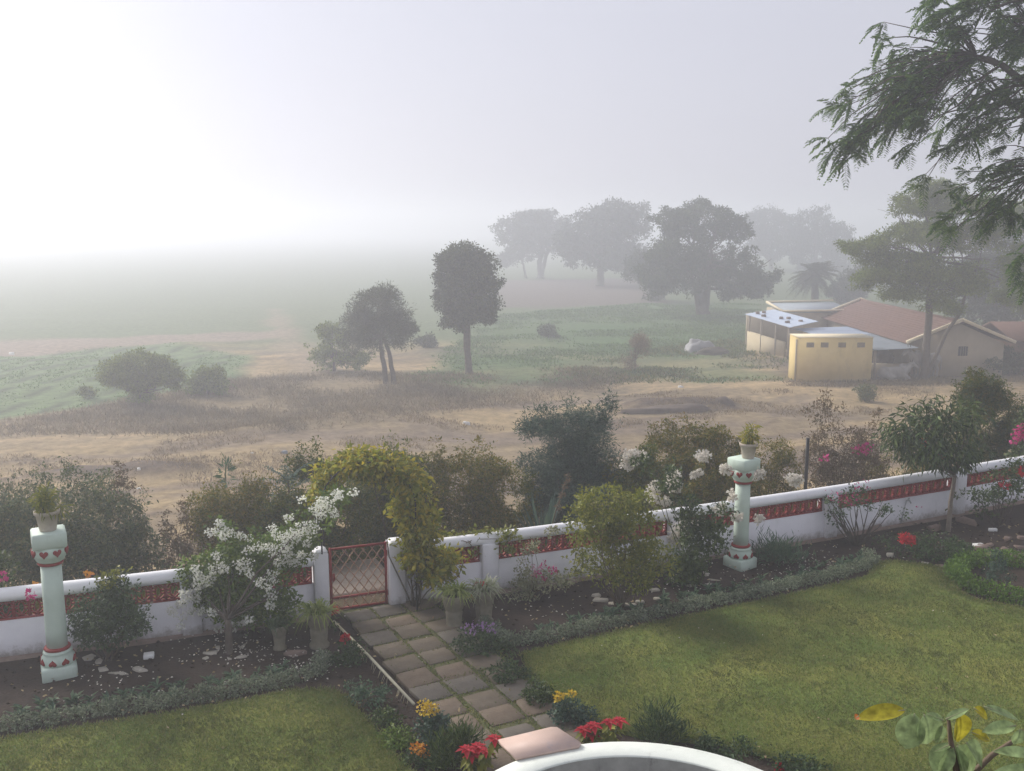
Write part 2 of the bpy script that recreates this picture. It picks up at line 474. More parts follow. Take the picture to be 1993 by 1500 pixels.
leafmat('lf_silver', [(.13, .165, .105), (.20, .24, .155), (.30, .335, .225), (.085, .115, .07)], .2, .8)
leafmat('lf_seedling', [(0.05, 0.101, 0.062), (0.087, 0.156, 0.09), (0.148, 0.217, 0.122)], .25)
leafmat('lf_box', [(0.067, 0.136, 0.02), (0.112, 0.207, 0.026), (0.166, 0.27, 0.037)], .25)
leafmat('lf_tree_far', [(0.021, 0.037, 0.018), (0.04, 0.061, 0.023), (0.062, 0.076, 0.026)], .15)
leafmat('lf_tree_mid', [(0.021, 0.039, 0.012), (0.043, 0.067, 0.013), (0.08, 0.096, 0.016)], .2)
leafmat('lf_acacia', [(0.033, 0.048, 0.018), (0.056, 0.075, 0.023), (0.093, 0.101, 0.029)], .2)
leafmat('lf_feather', [(0.054, 0.115, 0.04), (0.101, 0.189, 0.049), (0.178, 0.271, 0.053)], .3)
leafmat('lf_open', [(0.075, 0.12, 0.016), (0.139, 0.19, 0.02), (0.214, 0.253, 0.033)], .25)
leafmat('lf_palm', [(.04, .052, .024), (.07, .085, .035), (.11, .11, .05)], .15)
leafmat('lf_crop', [(0.065, 0.125, 0.032), (0.107, 0.187, 0.048), (0.156, 0.236, 0.064)], .25)
leafmat('lf_grass', [(0.1, 0.155, 0.036), (0.15, 0.2, 0.048), (0.21, 0.225, 0.065), (0.27, 0.245, 0.09)], .25, .7)
leafmat('lf_drygrass', [(.24, .17, .09), (.32, .24, .13), (.17, .12, .07), (.38, .29, .17)], .2, .9)
leafmat('lf_scrub', [(0.2, 0.15, 0.085), (0.27, 0.2, 0.11), (0.15, 0.125, 0.07), (0.32, 0.24, 0.14)], .15, .9)
leafmat('lf_fallen', [(.30, .23, .12), (.42, .34, .2), (.2, .13, .07)], .1, .9)
leafmat('fl_white', [(.74, .74, .66), (.82, .82, .76), (.66, .68, .55)], .35)
leafmat('fl_blush', [(.74, .70, .62), (.80, .77, .70), (.70, .64, .56)], .35)
leafmat('fl_red', [(.45, .02, .03), (.60, .03, .05), (.32, .015, .03)], .25)
leafmat('fl_magenta', [(.50, .03, .18), (.60, .06, .26), (.42, .02, .12)], .3)
leafmat('fl_orange', [(.62, .22, .02), (.70, .36, .04), (.55, .15, .02)], .25)
leafmat('fl_yellow', [(.62, .42, .03), (.70, .52, .05), (.5, .30, .02)], .25)
leafmat('fl_pink', [(.60, .24, .36), (.66, .34, .46)], .3)
leafmat('fl_coral', [(.62, .12, .06), (.66, .2, .12)], .3)
leafmat('fl_lilac', [(.30, .17, .36), (.40, .25, .45)], .3)
leafmat('lf_big', [(0.169, 0.263, 0.095), (0.273, 0.366, 0.16), (0.376, 0.47, 0.208)], .3, .38, 38, .45)
leafmat('lf_big_yellow', [(.34, .32, .03), (.40, .34, .03)], .4, .4, 38, .4)
leafmat('lf_orange_tip', [(.62, .16, .04), (.6, .2, .05)], .4, .4)

# ------------------------------------------------------------------ the open country: one sheet
def axis(parts):
    out = []
    for a, b, st in parts: out.append(np.arange(a, b, st))
    return np.concatenate(out + [[parts[-1][1]]])
xs = axis([(-1000, -300, 70), (-300, -100, 14), (-100, -45, 2.5), (-45, 45, .62), (45, 100, 2.5), (100, 300, 14), (300, 1000, 70)])
ss = axis([(-45, -2, 4), (-2, 8, .5), (8, 55, .5), (55, 90, .9), (90, 200, 4), (200, 500, 20), (500, 1150, 65)])
XX, SS = np.meshgrid(xs, ss)
YY = wallY(XX) + SS
xf, yf = XX.ravel(), YY.ravel()
zf = terr(xf, yf)
def poly_mask(pts_px, soft=1.2, world=False):
    P = np.array([(p if world else G(p[0], p[1], FIELD_Z)[:2]) for p in pts_px], float)
    n = len(P)
    inside = np.zeros(len(xf), bool); dist = np.full(len(xf), 1e9)
    for i in range(n):
        a = P[i]; b = P[(i + 1) % n]
        cond = ((a[1] > yf) != (b[1] > yf))
        xi = (b[0] - a[0]) * (yf - a[1]) / (b[1] - a[1] + 1e-12) + a[0]
        inside ^= cond & (xf < xi)
        ab = b - a; t = np.clip(((xf - a[0]) * ab[0] + (yf - a[1]) * ab[1]) / (ab @ ab), 0, 1)
        dist = np.minimum(dist, np.hypot(xf - a[0] - t * ab[0], yf - a[1] - t * ab[1]))
    sd_ = np.where(inside, dist, -dist)
    wob = (fbm(np.stack([xf * .35, yf * .35, xf * 0 + 9], 1), 3) - .5) * soft * 2.5
    return smooth(-soft, soft, sd_ + wob)
n1 = fbm(np.stack([xf * .12, yf * .12, xf * 0], 1), 4)
n2 = fbm(np.stack([xf * .5, yf * .5, xf * 0 + 5], 1), 3)
def mixc(c, col, w): return c * (1 - w[:, None]) + np.array(col) * w[:, None]
colr = np.zeros((len(xf), 3)) + np.array((.25, .19, .112))                     # dry dirt
colr = mixc(colr, (.34, .25, .13), smooth(.45, .62, n1) * .9)                    # straw patches
colr = mixc(colr, (.16, .125, .10), smooth(.55, .7, n2) * .5)
tr = (xf * .917 + yf * .2); cr_ = (yf - .30 * xf)
st1 = fbm(np.stack([tr * .10, cr_ * .75, xf * 0 + 2], 1), 4); st2 = fbm(np.stack([tr * .35, cr_ * 2.2, xf * 0 + 8], 1), 3)
colr = mixc(colr, (.42, .31, .17), smooth(.52, .64, st1) * .8)
colr = mixc(colr, (.17, .13, .10), smooth(.56, .68, 1 - st1) * .7)
colr = colr * (.72 + .56 * st2)[:, None]
far_field = smooth(60, 75, yf)
colr = mixc(colr, (.12, .155, .07), far_field)
SCRUB = [(-400, 850), (0, 835), (300, 830), (560, 830), (800, 790), (1060, 765), (1240, 735), (1150, 715), (900, 725), (700, 730), (560, 720), (420, 745), (200, 775), (0, 800), (-400, 850 - 30)]
colr = mixc(colr, (.215, .165, .095), poly_mask(SCRUB, 2.5) * .8)
CROP_L = [(-500, 900), (0, 806), (150, 790), (470, 745), (490, 690), (330, 668), (0, 690), (-500, 700)]
wl_ = poly_mask(CROP_L, .6); colr = mixc(colr, (.14, .20, .085), wl_)
CROP_L2 = [(380, 740), (480, 745), (495, 680), (350, 684)]
FIELD_STRIP = [(-500, 690), (0, 690), (330, 668), (520, 660), (560, 640), (300, 650), (0, 665), (-500, 670)]
colr = mixc(colr, (.26, .20, .15), poly_mask(FIELD_STRIP, 1.0) * .9)
TRACK = [(600, 730), (720, 742), (640, 700), (575, 650), (545, 600), (520, 600), (525, 650), (560, 690)]
colr = mixc(colr, (.27, .21, .14), poly_mask(TRACK, .8) * .7)
GREEN_R = [(800, 742), (860, 690), (980, 610), (1250, 590), (1480, 590), (1440, 690), (1530, 735), (1380, 745), (1240, 730), (1100, 740), (960, 750)]
colr = mixc(colr, (.085, .145, .05), poly_mask(GREEN_R, 1.5) * (.55 + .45 * smooth(.35, .6, n1)))
PLOW = [(960, 545), (1260, 540), (1290, 588), (960, 600)]
colr = mixc(colr, (.15, .11, .10), poly_mask(PLOW, 2) * .85)
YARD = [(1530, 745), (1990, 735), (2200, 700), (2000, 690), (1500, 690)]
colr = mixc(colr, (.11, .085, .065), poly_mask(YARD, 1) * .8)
BANKC = smooth(.06, .3, np.abs(sum((h * np.exp(-((((xf - cx) * math.cos(a) + (yf - cy_) * math.sin(a)) / rx) ** 4 + ((-(xf - cx) * math.sin(a) + (yf - cy_) * math.cos(a)) / ry) ** 2))) for (cx, cy_, rx, ry, h, a) in BANKS[:2])))
colr = mixc(colr, (.115, .085, .065), BANKC * .9)
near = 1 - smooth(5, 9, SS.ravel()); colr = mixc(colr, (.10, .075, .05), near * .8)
# furrows across the left crop
fur = np.sin((xf + .15 * yf) * 2 * math.pi / 1.9); colr = colr * (1 - (.6 * wl_ * smooth(.5, .95, fur))[:, None])
nx, ny = len(xs), len(ss)
idx = np.arange(nx * ny).reshape(ny, nx)
quads = np.stack([idx[:-1, :-1], idx[:-1, 1:], idx[1:, 1:], idx[1:, :-1]], -1).reshape(-1, 4)
m, nt, b = _new('countryside')
N, L = nt.nodes, nt.links
at_ = N.new('ShaderNodeAttribute'); at_.attribute_name = 'cover'
tc = N.new('ShaderNodeTexCoord')
no = N.new('ShaderNodeTexNoise'); no.inputs['Scale'].default_value = 2.2; no.inputs['Detail'].default_value = 9; no.inputs['Roughness'].default_value = .72
L.new(tc.outputs['Object'], no.inputs['Vector'])
mr = N.new('ShaderNodeMapRange'); mr.inputs['From Min'].default_value = .3; mr.inputs['From Max'].default_value = .7; mr.inputs['To Min'].default_value = .55; mr.inputs['To Max'].default_value = 1.4
L.new(no.outputs['Fac'], mr.inputs[0])
hs = N.new('ShaderNodeHueSaturation'); L.new(mr.outputs[0], hs.inputs['Value']); L.new(at_.outputs['Color'], hs.inputs['Color'])
L.new(hs.outputs[0], b.inputs['Base Color']); b.inputs['Roughness'].default_value = .95; b.inputs['Specular IOR Level'].default_value = .1
bp = N.new('ShaderNodeBump'); bp.inputs['Strength'].default_value = .8; bp.inputs['Distance'].default_value = .12
L.new(no.outputs['Fac'], bp.inputs['Height']); L.new(bp.outputs[0], b.inputs['Normal'])
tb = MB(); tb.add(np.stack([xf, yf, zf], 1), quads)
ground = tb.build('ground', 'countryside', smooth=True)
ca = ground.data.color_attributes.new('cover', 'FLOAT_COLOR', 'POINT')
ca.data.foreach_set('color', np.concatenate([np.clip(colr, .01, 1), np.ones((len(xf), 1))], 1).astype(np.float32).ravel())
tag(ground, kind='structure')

# ------------------------------------------------------------------ haze
m = bpy.data.materials.new('haze_air'); m.use_nodes = True; MATS['haze_air'] = m
nt = m.node_tree
nt.nodes.remove(nt.nodes['Principled BSDF'])
pv = nt.nodes.new('ShaderNodeVolumePrincipled')
pv.inputs['Color'].default_value = (.91, .935, 1.0, 1); pv.inputs['Density'].default_value = HAZE_DENSITY
pv.inputs['Anisotropy'].default_value = HAZE_ANISO
nt.links.new(pv.outputs[0], nt.nodes['Material Output'].inputs['Volume'])
hb = MB(); hb.box((0, 560, 5.0), (2100, 1260, 18.4))
haze = hb.build('haze', 'haze_air'); tag(haze, kind='stuff')

# ------------------------------------------------------------------ garden ground
gx = np.linspace(-14, 15, 110); tt = np.linspace(0, 1, 80)
GX, TT = np.meshgrid(gx, tt)
GY = -3 + (wallY(GX) - .02 + 3) * TT
GZ = (fbm(np.stack([GX.ravel() * 1.6, GY.ravel() * 1.6, GX.ravel() * 0], 1), 4) - .5) * .06
gi = np.arange(GX.size).reshape(GX.shape)
gb = MB(); gb.add(np.stack([GX.ravel(), GY.ravel(), GZ], 1), np.stack([gi[:-1, :-1], gi[:-1, 1:], gi[1:, 1:], gi[1:, :-1]], -1).reshape(-1, 4))
gsoil = gb.build('garden_soil', 'soil', smooth=True); tag(gsoil, kind='structure')

m, nt, b = _new('lawn_turf')
N, L = nt.nodes, nt.links
tc = N.new('ShaderNodeTexCoord')
na = N.new('ShaderNodeTexNoise'); na.inputs['Scale'].default_value = 1.1; na.inputs['Detail'].default_value = 4
nb = N.new('ShaderNodeTexNoise'); nb.inputs['Scale'].default_value = 38; nb.inputs['Detail'].default_value = 6; nb.inputs['Roughness'].default_value = .8
L.new(tc.outputs['Object'], na.inputs['Vector']); L.new(tc.outputs['Object'], nb.inputs['Vector'])
r1 = N.new('ShaderNodeValToRGB'); r1.color_ramp.elements[0].position = .35; r1.color_ramp.elements[1].position = .68
r1.color_ramp.elements[0].color = (.130, .185, .042, 1); r1.color_ramp.elements[1].color = (.245, .255, .064, 1)
L.new(na.outputs['Fac'], r1.inputs[0])
mr = N.new('ShaderNodeMapRange'); mr.inputs['From Min'].default_value = .3; mr.inputs['From Max'].default_value = .7; mr.inputs['To Min'].default_value = .6; mr.inputs['To Max'].default_value = 1.35
L.new(nb.outputs['Fac'], mr.inputs[0])
hs = N.new('ShaderNodeHueSaturation'); L.new(r1.outputs[0], hs.inputs['Color']); L.new(mr.outputs[0], hs.inputs['Value'])
L.new(hs.outputs[0], b.inputs['Base Color']); b.inputs['Roughness'].default_value = .95; b.inputs['Specular IOR Level'].default_value = .1
bp = N.new('ShaderNodeBump'); bp.inputs['Strength'].default_value = 1; bp.inputs['Distance'].default_value = .03
L.new(nb.outputs['Fac'], bp.inputs['Height']); L.new(bp.outputs[0], b.inputs['Normal'])

def dens(poly, st=.25, jit=.012):
    out = []
    n = len(poly)
    for i in range(n):
        a = np.array(poly[i], float); c = np.array(poly[(i + 1) % n], float)
        k = max(1, int(np.linalg.norm(c - a) / st))
        for j in range(k): out.append(a + (c - a) * j / k + RNG.normal(0, jit, 2))
    return out
LAWN_L = [G(*q)[:2] for q in [(-330, 1490), (0, 1446), (180, 1418), (330, 1395), (480, 1368), (560, 1352), (640, 1346), (672, 1362), (705, 1400), (745, 1445), (790, 1500)]] + [np.array(q) for q in [(-.55, 8.4), (.0, 6.2), (-8, 5.5), (-9, 8.5)]]
LAWN_R = [G(*q)[:2] for q in [(1020, 1276), (1110, 1256), (1250, 1224), (1400, 1192), (1550, 1160), (1690, 1128), (1712, 1102), (1740, 1096), (1820, 1106), (1848, 1118), (1856, 1150), (1895, 1172), (1993, 1188), (2300, 1235)]] + [np.array(q) for q in [(9.5, 11.0), (9, 6), (3.2, 6.2)]] + [G(*q)[:2] for q in [(1640, 1560), (1560, 1510), (1500, 1478), (1400, 1452), (1250, 1436), (1150, 1412), (1075, 1362), (1030, 1310)]]
lawn_objs = []
for poly in (LAWN_L, LAWN_R):
    lb = MB(); lb.prism([tuple(p) for p in dens(poly)], -.06, .045)
    lo = lb.build('lawn', 'lawn_turf'); tag(lo, kind='structure'); lawn_objs.append(lo)
def pip(P, poly):
    poly = np.array(poly); ins = np.zeros(len(P), bool); n = len(poly)
    for i in range(n):
        a = poly[i]; b = poly[(i + 1) % n]
        c = (a[1] > P[:, 1]) != (b[1] > P[:, 1])
        ins ^= c & (P[:, 0] < (b[0] - a[0]) * (P[:, 1] - a[1]) / (b[1] - a[1] + 1e-12) + a[0])
    return ins
def border_pts(poly, st=.012):
    P = polyline(list(poly) + [poly[0]], st); return P[P[:, 1] > 8.2]
def polyline(pts, st):
    P = np.array(pts, float); seg = np.linalg.norm(np.diff(P, axis=0), axis=1); c = np.r_[0, np.cumsum(seg)]
    u = np.arange(0, c[-1], st); return np.stack([np.interp(u, c, P[:, i]) for i in range(P.shape[1])], 1)
for poly, cnt in ((LAWN_L, 90000), (LAWN_R, 170000)):
    pa = np.array(poly); lo_, hi = pa.min(0), pa.max(0); lo_[1] = max(lo_[1], 8.2)
    P = RNG.uniform(lo_, hi, (cnt, 2)); P = P[pip(P, poly)]
    n = len(P)
    d = unit(np.stack([RNG.normal(0, .5, n), RNG.normal(0, .5, n), np.full(n, .75)], 1))
    gm = MB(); gm.leaves(np.c_[P, np.full(n, .042)], d, rand_dir(n), RNG.uniform(.02, .045, n), .009)
    E_ = np.repeat(border_pts(poly), 5, 0); E_ = E_ + RNG.normal(0, .03, E_.shape); ne = len(E_)
    gm.leaves(np.c_[E_, np.full(ne, .03)], unit(np.c_[RNG.normal(0, .7, (ne, 2)), np.full(ne, .6)]), rand_dir(ne), RNG.uniform(.03, .08, ne), .010)
    T_ = P[RNG.choice(len(P), 500)]; T_ = np.repeat(T_, 14, 0) + RNG.normal(0, .03, (7000, 2)); T_ = T_[pip(T_, poly)]; ne = len(T_)       # coarser tufts
    gm.leaves(np.c_[T_, np.full(ne, .04)], unit(np.c_[RNG.normal(0, .7, (ne, 2)), np.full(ne, .6)]), rand_dir(ne), RNG.uniform(.03, .07, ne), .010)
    tag(gm.build('grass', 'lf_grass'), 'short mown yellowish green lawn grass', 'grass', kind='stuff')

# ------------------------------------------------------------------ path of flagstones
PD = np.array([.47, -.883]); PD /= np.linalg.norm(PD); PN = np.array([-PD[1], PD[0]])
P0 = np.array([-1.86, 13.52])                # middle of the path at the gate line
def pp(a, s): return P0 + PD * a + PN * s     # a along from the gate, s to the right
pa_ = MB(); pa_.prism([tuple(q) for q in dens([pp(-.1, -.62), pp(-.1, .62), pp(5.6, .80), pp(5.6, -.66)], .2, .015)], -.05, .05)
path = pa_.build('path', 'path_base'); tag(path, kind='structure')
slabm = []
for k in range(6):
    sb = MB()
    w, h = .425, .425
    q = [(-w / 2, -h / 2), (w / 2, -h / 2), (w / 2, h / 2 - (.05 if k == 2 else .0)), (w / 2 - (.06 if k == 2 else .012), h / 2), (-w / 2 + (.04 if k == 4 else .01), h / 2), (-w / 2, h / 2 - (.06 if k == 4 else .012))]
    q = [(a + random.uniform(-.014, .014), b_ + random.uniform(-.014, .014)) for a, b_ in q]
    n = len(q)
    v = [(x, y, 0) for x, y in q] + [(x, y, .040) for x, y in q] + [(x * .988, y * .988, .043) for x, y in q]
    f = [(j, (j + 1) % n, n + (j + 1) % n, n + j) for j in range(n)] + [(n + j, n + (j + 1) % n, 2 * n + (j + 1) % n, 2 * n + j) for j in range(n)] + [tuple(range(2 * n, 3 * n))]
    sb.add(v, f); me = sb.mesh('slab'); me.materials.append(MATS[['slab_a', 'slab_b', 'slab_c'][k % 3]]); slabm.append(me)
pang = math.atan2(PD[1], PD[0]) + math.pi / 2
ROWS = [.22, .64, 1.07, 1.50, 1.94, 2.37, 2.81, 3.24, 3.67, 4.10, 4.53, 4.95]
for i, a in enumerate(ROWS):
    wide = 1 + .012 * i
    tight = 1.0
    for j, s in enumerate((-.44, 0.0, .44)):
        c = pp(a + random.uniform(-.02, .02) + (.06 if j == 1 else 0) * (i % 2), s * wide + random.uniform(-.015, .015))
        o = place_mesh('slab', slabm[random.randrange(6)], path, (c[0], c[1], .016 + random.uniform(0, .006)), pang + random.uniform(-.05, .05), (random.uniform(.90, 1.0), random.uniform(.90, .985), 1))
# grass in the joints and along the right edge
n = 16000
A = RNG.uniform(0, 5.2, n); S = RNG.uniform(-.64, .78, n)
onslab = np.zeros(n, bool)
for i, a in enumerate(ROWS):
    for s in (-.44, 0.0, .44):
        onslab |= (np.abs(A - a) < RNG.normal(.18, .02, n)) & (np.abs(S - s * (1 + .012 * i)) < RNG.normal(.18, .02, n))
A, S = A[~onslab], S[~onslab]; n = len(A)
XY = P0 + A[:, None] * PD + S[:, None] * PN
gm = MB(); gm.leaves(np.c_[XY, np.full(n, .048)], unit(np.stack([RNG.normal(0, .6, n), RNG.normal(0, .6, n), np.full(n, .6)], 1)), rand_dir(n), RNG.uniform(.02, .045, n), .012)
jg = gm.build('joint_grass', 'lf_grass'); tag(jg, 'green grass growing in the joints of the flagstone path', 'grass', kind='stuff')

# ------------------------------------------------------------------ garden wall, two runs either side of the gate
def wpt(x, off=0.0):                          # wall centre line; off = towards the house
    y = float(wallY(x)); dy = float((wallY(x + .05) - wallY(x - .05)) / .1)
    t = np.array([1, dy]); t /= np.linalg.norm(t); nn = np.array([t[1], -t[0]])
    return np.array([x, y]) + nn * off, t
def wall_run(x0, x1, piers, label):
    c, t = wpt((x0 + x1) / 2)
    root = thing('garden_wall', label, 'wall', (c[0], c[1], 0))
    def strip(z0, z1, th, xa, xb, name, mat, rnd=False):
        n = max(2, int((xb - xa) / .4)); mb = MB(); V = []; prof = []
        if rnd:
            for k in range(9):
                a = math.pi * k / 8 * 1.0
                prof.append((th / 2 * math.cos(a), z0 + (z1 - z0) * math.sin(a) ** .8))
        else:
            prof = [(th / 2, z0), (th / 2, z1), (-th / 2, z1), (-th / 2, z0)]
        m_ = len(prof)
        for i in range(n + 1):
            x = xa + (xb - xa) * i / n
            for (o, z) in prof:
                p, _ = wpt(x, o); V.append((p[0], p[1], z))
        F = []
        for i in range(n):
            for j in range(m_):
                F.append((i * m_ + j, i * m_ + (j + 1) % m_, (i + 1) * m_ + (j + 1) % m_, (i + 1) * m_ + j))
        F.append(tuple(range(m_ - 1, -1, -1))); F.append(tuple(range(n * m_, (n + 1) * m_)))
        mb.add(V, F); return mb.build(name, mat, root, smooth=rnd)
    strip(-.3, .50, .16, x0, x1, 'wall_body', 'white_wall')
    strip(-.3, .035, .34, x0 - .02, x1 + .02, 'footing', 'stone_brown')
    strip(.785, .93, .225, x0 - .02, x1 + .02, 'coping', 'white_cap', True)
    ends = [x0] + piers + [x1]
    for px_ in piers:
        p, t = wpt(px_, .02); a = math.atan2(t[1], t[0])
        pb = MB(); pb.box((p[0], p[1], .25), (.26, .27, 1.08), a, .012); pb.build('pier', 'white_wall', root)
    for a_, b_ in zip(ends[:-1], ends[1:]):
        lo_ = a_ + (.125 if a_ in piers else .02); hi_ = b_ - (.125 if b_ in piers else .02)
        if hi_ - lo_ < .3: continue
        pa2, _ = wpt(lo_, 0); pb2, _ = wpt(hi_, 0); ln = np.linalg.norm(pb2 - pa2)
        fr = MB()
        for z in (.512, .773): fr.bar((*pa2, z), (*pb2, z), .07, .022)
        panel = fr.build('lattice_panel', 'red_paint', root)
        nb_ = max(1, round(ln / .185)); d = (pb2 - pa2) / nb_; ang = math.atan2(d[1], d[0]); sc = np.linalg.norm(d) / .185
        for k in range(nb_):
            c_ = pa2 + d * (k + .5)
            place_mesh('lattice_block', LATTICE, panel, (c_[0], c_[1], .64), ang, (sc, 1, 1))
    return root
lm = MB(); W2 = .0925
lm.box((-W2 + .009, 0, 0), (.018, .05, .238)); lm.box((W2 - .009, 0, 0), (.018, .05, .238))
a = np.linspace(0, 2 * math.pi, 15)
lm.tube(np.stack([.036 * np.cos(a), 0 * a, .075 * np.sin(a)], 1), .011, 5, False)
for sx in (-1, 1):
    for sz in (-1, 1):
        lm.bar((sx * W2 * .86, 0, sz * .05), (sx * .012, 0, sz * .113), .04, .016)
        lm.bar((sx * W2 * .86, 0, sz * .022), (sx * .036, 0, sz * .022), .035, .014)
    lm.bar((0, 0, sx * .075), (0, 0, sx * .115), .035, .02)
LATTICE = lm.mesh('lattice_block'); LATTICE.materials.append(MATS['red_paint'])
GATE_L, GATE_R = -2.60, -1.84
XL = G(372, 1235)[0]
wall_run(-9.0, GATE_L - .22, [-7.6, XL], 'white garden wall with red lattice band left of the gate')
wall_run(GATE_R + .24, 13.5, [G(949, 1147)[0], G(1309, 1096)[0], G(1609, 1047)[0], G(1857, 1000)[0], 11.8], 'long white garden wall with red lattice band right of the gate')
for x, w_, lab in ((GATE_L - .13, .2, 'white gate post on the left of the red gate'), (GATE_R + .13, .24, 'white gate post on the right under the yellow vine')):
    p, t = wpt(x, .02); a = math.atan2(t[1], t[0])
    gp = thing('gate_post', lab, 'post', (p[0], p[1], 0), 'gate posts')
    mb = MB(); mb.box((p[0], p[1], .33), (w_, .26, 1.26), a, .012); mb.build('shaft', 'white_wall', gp)
    mb = MB(); mb.box((p[0], p[1], .985), (w_ - .01, .25, .05), a, .02, .8); mb.build('cap', 'white_cap', gp)

# ------------------------------------------------------------------ red gate
pl, t = wpt(GATE_L + .005, .03); pr, _ = wpt(GATE_R - .005, .03)
gt = thing('garden_gate', 'red metal garden gate with diagonal wire lattice', 'gate', (*((pl + pr) / 2), .04))
def gpt(u, z): p = pl + (pr - pl) * u; return np.array([p[0], p[1], z])
GW = np.linalg.norm(pr - pl); Z0, Z1 = .07, .97
for a_, b_, nm in ((gpt(0, Z0 - .02), gpt(0, Z1 + .02), 'stile'), (gpt(1, Z0 - .02), gpt(1, Z1 + .02), 'stile'), (gpt(.025, Z0), gpt(.975, Z0), 'rail'), (gpt(.025, Z1), gpt(.975, Z1), 'rail'), (gpt(.025, .24), gpt(.975, .24), 'rail')):
    mb = MB(); mb.bar(a_, b_, .035 if nm == 'stile' else .028, .035 if nm == 'stile' else .028); mb.build(nm, 'red_paint', gt)
st = .135; hgt = Z1 - Z0
for sgn in (1, -1):
    k0 = -int(hgt / st) - 1
    for k in range(-12, 14):
        # lines u*GW = k*st + sgn*0.75*(z-Z0)
        pts = []
        for zz in np.linspace(Z0 + .01, Z1 - .01, 80):
            u = (k * st + sgn * .72 * (zz - Z0)) / GW
            if .01 < u < .99:
                q = gpt(u, zz); q[:2] += np.array([t[1], -t[0]]) * (.006 * sgn + .006 * math.sin((zz - Z0) / .72 * 2 * math.pi / st * .72)); pts.append(q)
        if len(pts) > 5:
            mb = MB(); mb.tube(np.array(pts)[::3], .0075, 4); mb.build('lattice_bar', 'rust_cream', gt)
mb = MB(); q = gpt(.03, .56); mb.box((q[0] + .02, q[1] - .02, q[2]), (.03, .05, .11), 0, .006); mb.build('latch', 'red_paint', gt)
for z in (.22, .82):
    mb = MB(); q = gpt(1.01, z); mb.tube([q + [0, 0, -.04], q + [0, 0, .04]], .018, 8); mb.build('hinge', 'red_paint', gt)

# steps and slabs outside the gate
for q, sz, lab in (((-2.55, 14.6), (1.3, .9, .1), 'pale pink stone slab just outside the red gate'), ((-3.0, 15.7), (1.7, .8, .12), 'second pale pink slab further outside the red gate')):
    mb = MB(); zt = tz(*q)
    mb.box((q[0], q[1], zt + .02), (sz[0], sz[1], .12), .42, .02)
    tag(mb.build('doorstep_slab', 'sand_slab', off=(q[0], q[1], zt)), lab, 'slab', 'slabs outside the gate')

# ------------------------------------------------------------------ iron arch over the gate
pL = G(634, 1186)[:2]; pR = G(811, 1178)[:2]
ax = pR - pL; AW = np.linalg.norm(ax); ax /= AW; an = np.array([ax[1], -ax[0]])
arch = thing('garden_arch', 'black iron garden arch over the red gate carrying the vine', 'arch', (*((pL + pR) / 2), 0))
def apt(u, dpt, z): p = pL + ax * u + an * dpt; return np.array([p[0], p[1], z])
HS = 1.62; RR = AW / 2
for dpt in (-.05, .33):
    pts = [apt(0, dpt, 0), apt(0, dpt, .8), apt(0, dpt, HS)] + [apt(RR - RR * math.cos(a), dpt, HS + .64 * math.sin(a)) for a in np.linspace(.12, math.pi - .12, 16)] + [apt(AW, dpt, HS), apt(AW, dpt, .8), apt(AW, dpt, 0)]
    mb = MB(); mb.tube(pts, .012, 6); mb.build('hoop', 'black_iron', arch)
for u0 in (-.0, AW):
    mb = MB()
    for (du, dd) in ((.11, -.05), (.0, -.05)):
        uu = u0 - du if u0 < .5 else u0 - .11 + du
        mb.tube([apt(uu, dd, 0), apt(uu, dd, HS)], .009, 5)
    uu = u0 - .055
    for k in range(13):
        z = .07 + k * .125
        if k % 2 == 0:
            a = np.linspace(0, 2 * math.pi, 13)
            mb.tube([apt(uu + .045 * math.cos(q), -.05, z + .045 * math.sin(q)) for q in a], .006, 4, False)
        else:
            mb.tube([apt(uu - .05, -.05, z - .07), apt(uu + .05, -.05, z + .07)], .006, 4)
    mb.build('trellis_side', 'black_iron', arch)
for a in np.linspace(.25, math.pi - .25, 7):
    mb = MB(); mb.tube([apt(RR - RR * math.cos(a), -.05, HS + .64 * math.sin(a)), apt(RR - RR * math.cos(a), .33, HS + .64 * math.sin(a))], .007, 4); mb.build('crossbar', 'black_iron', arch)

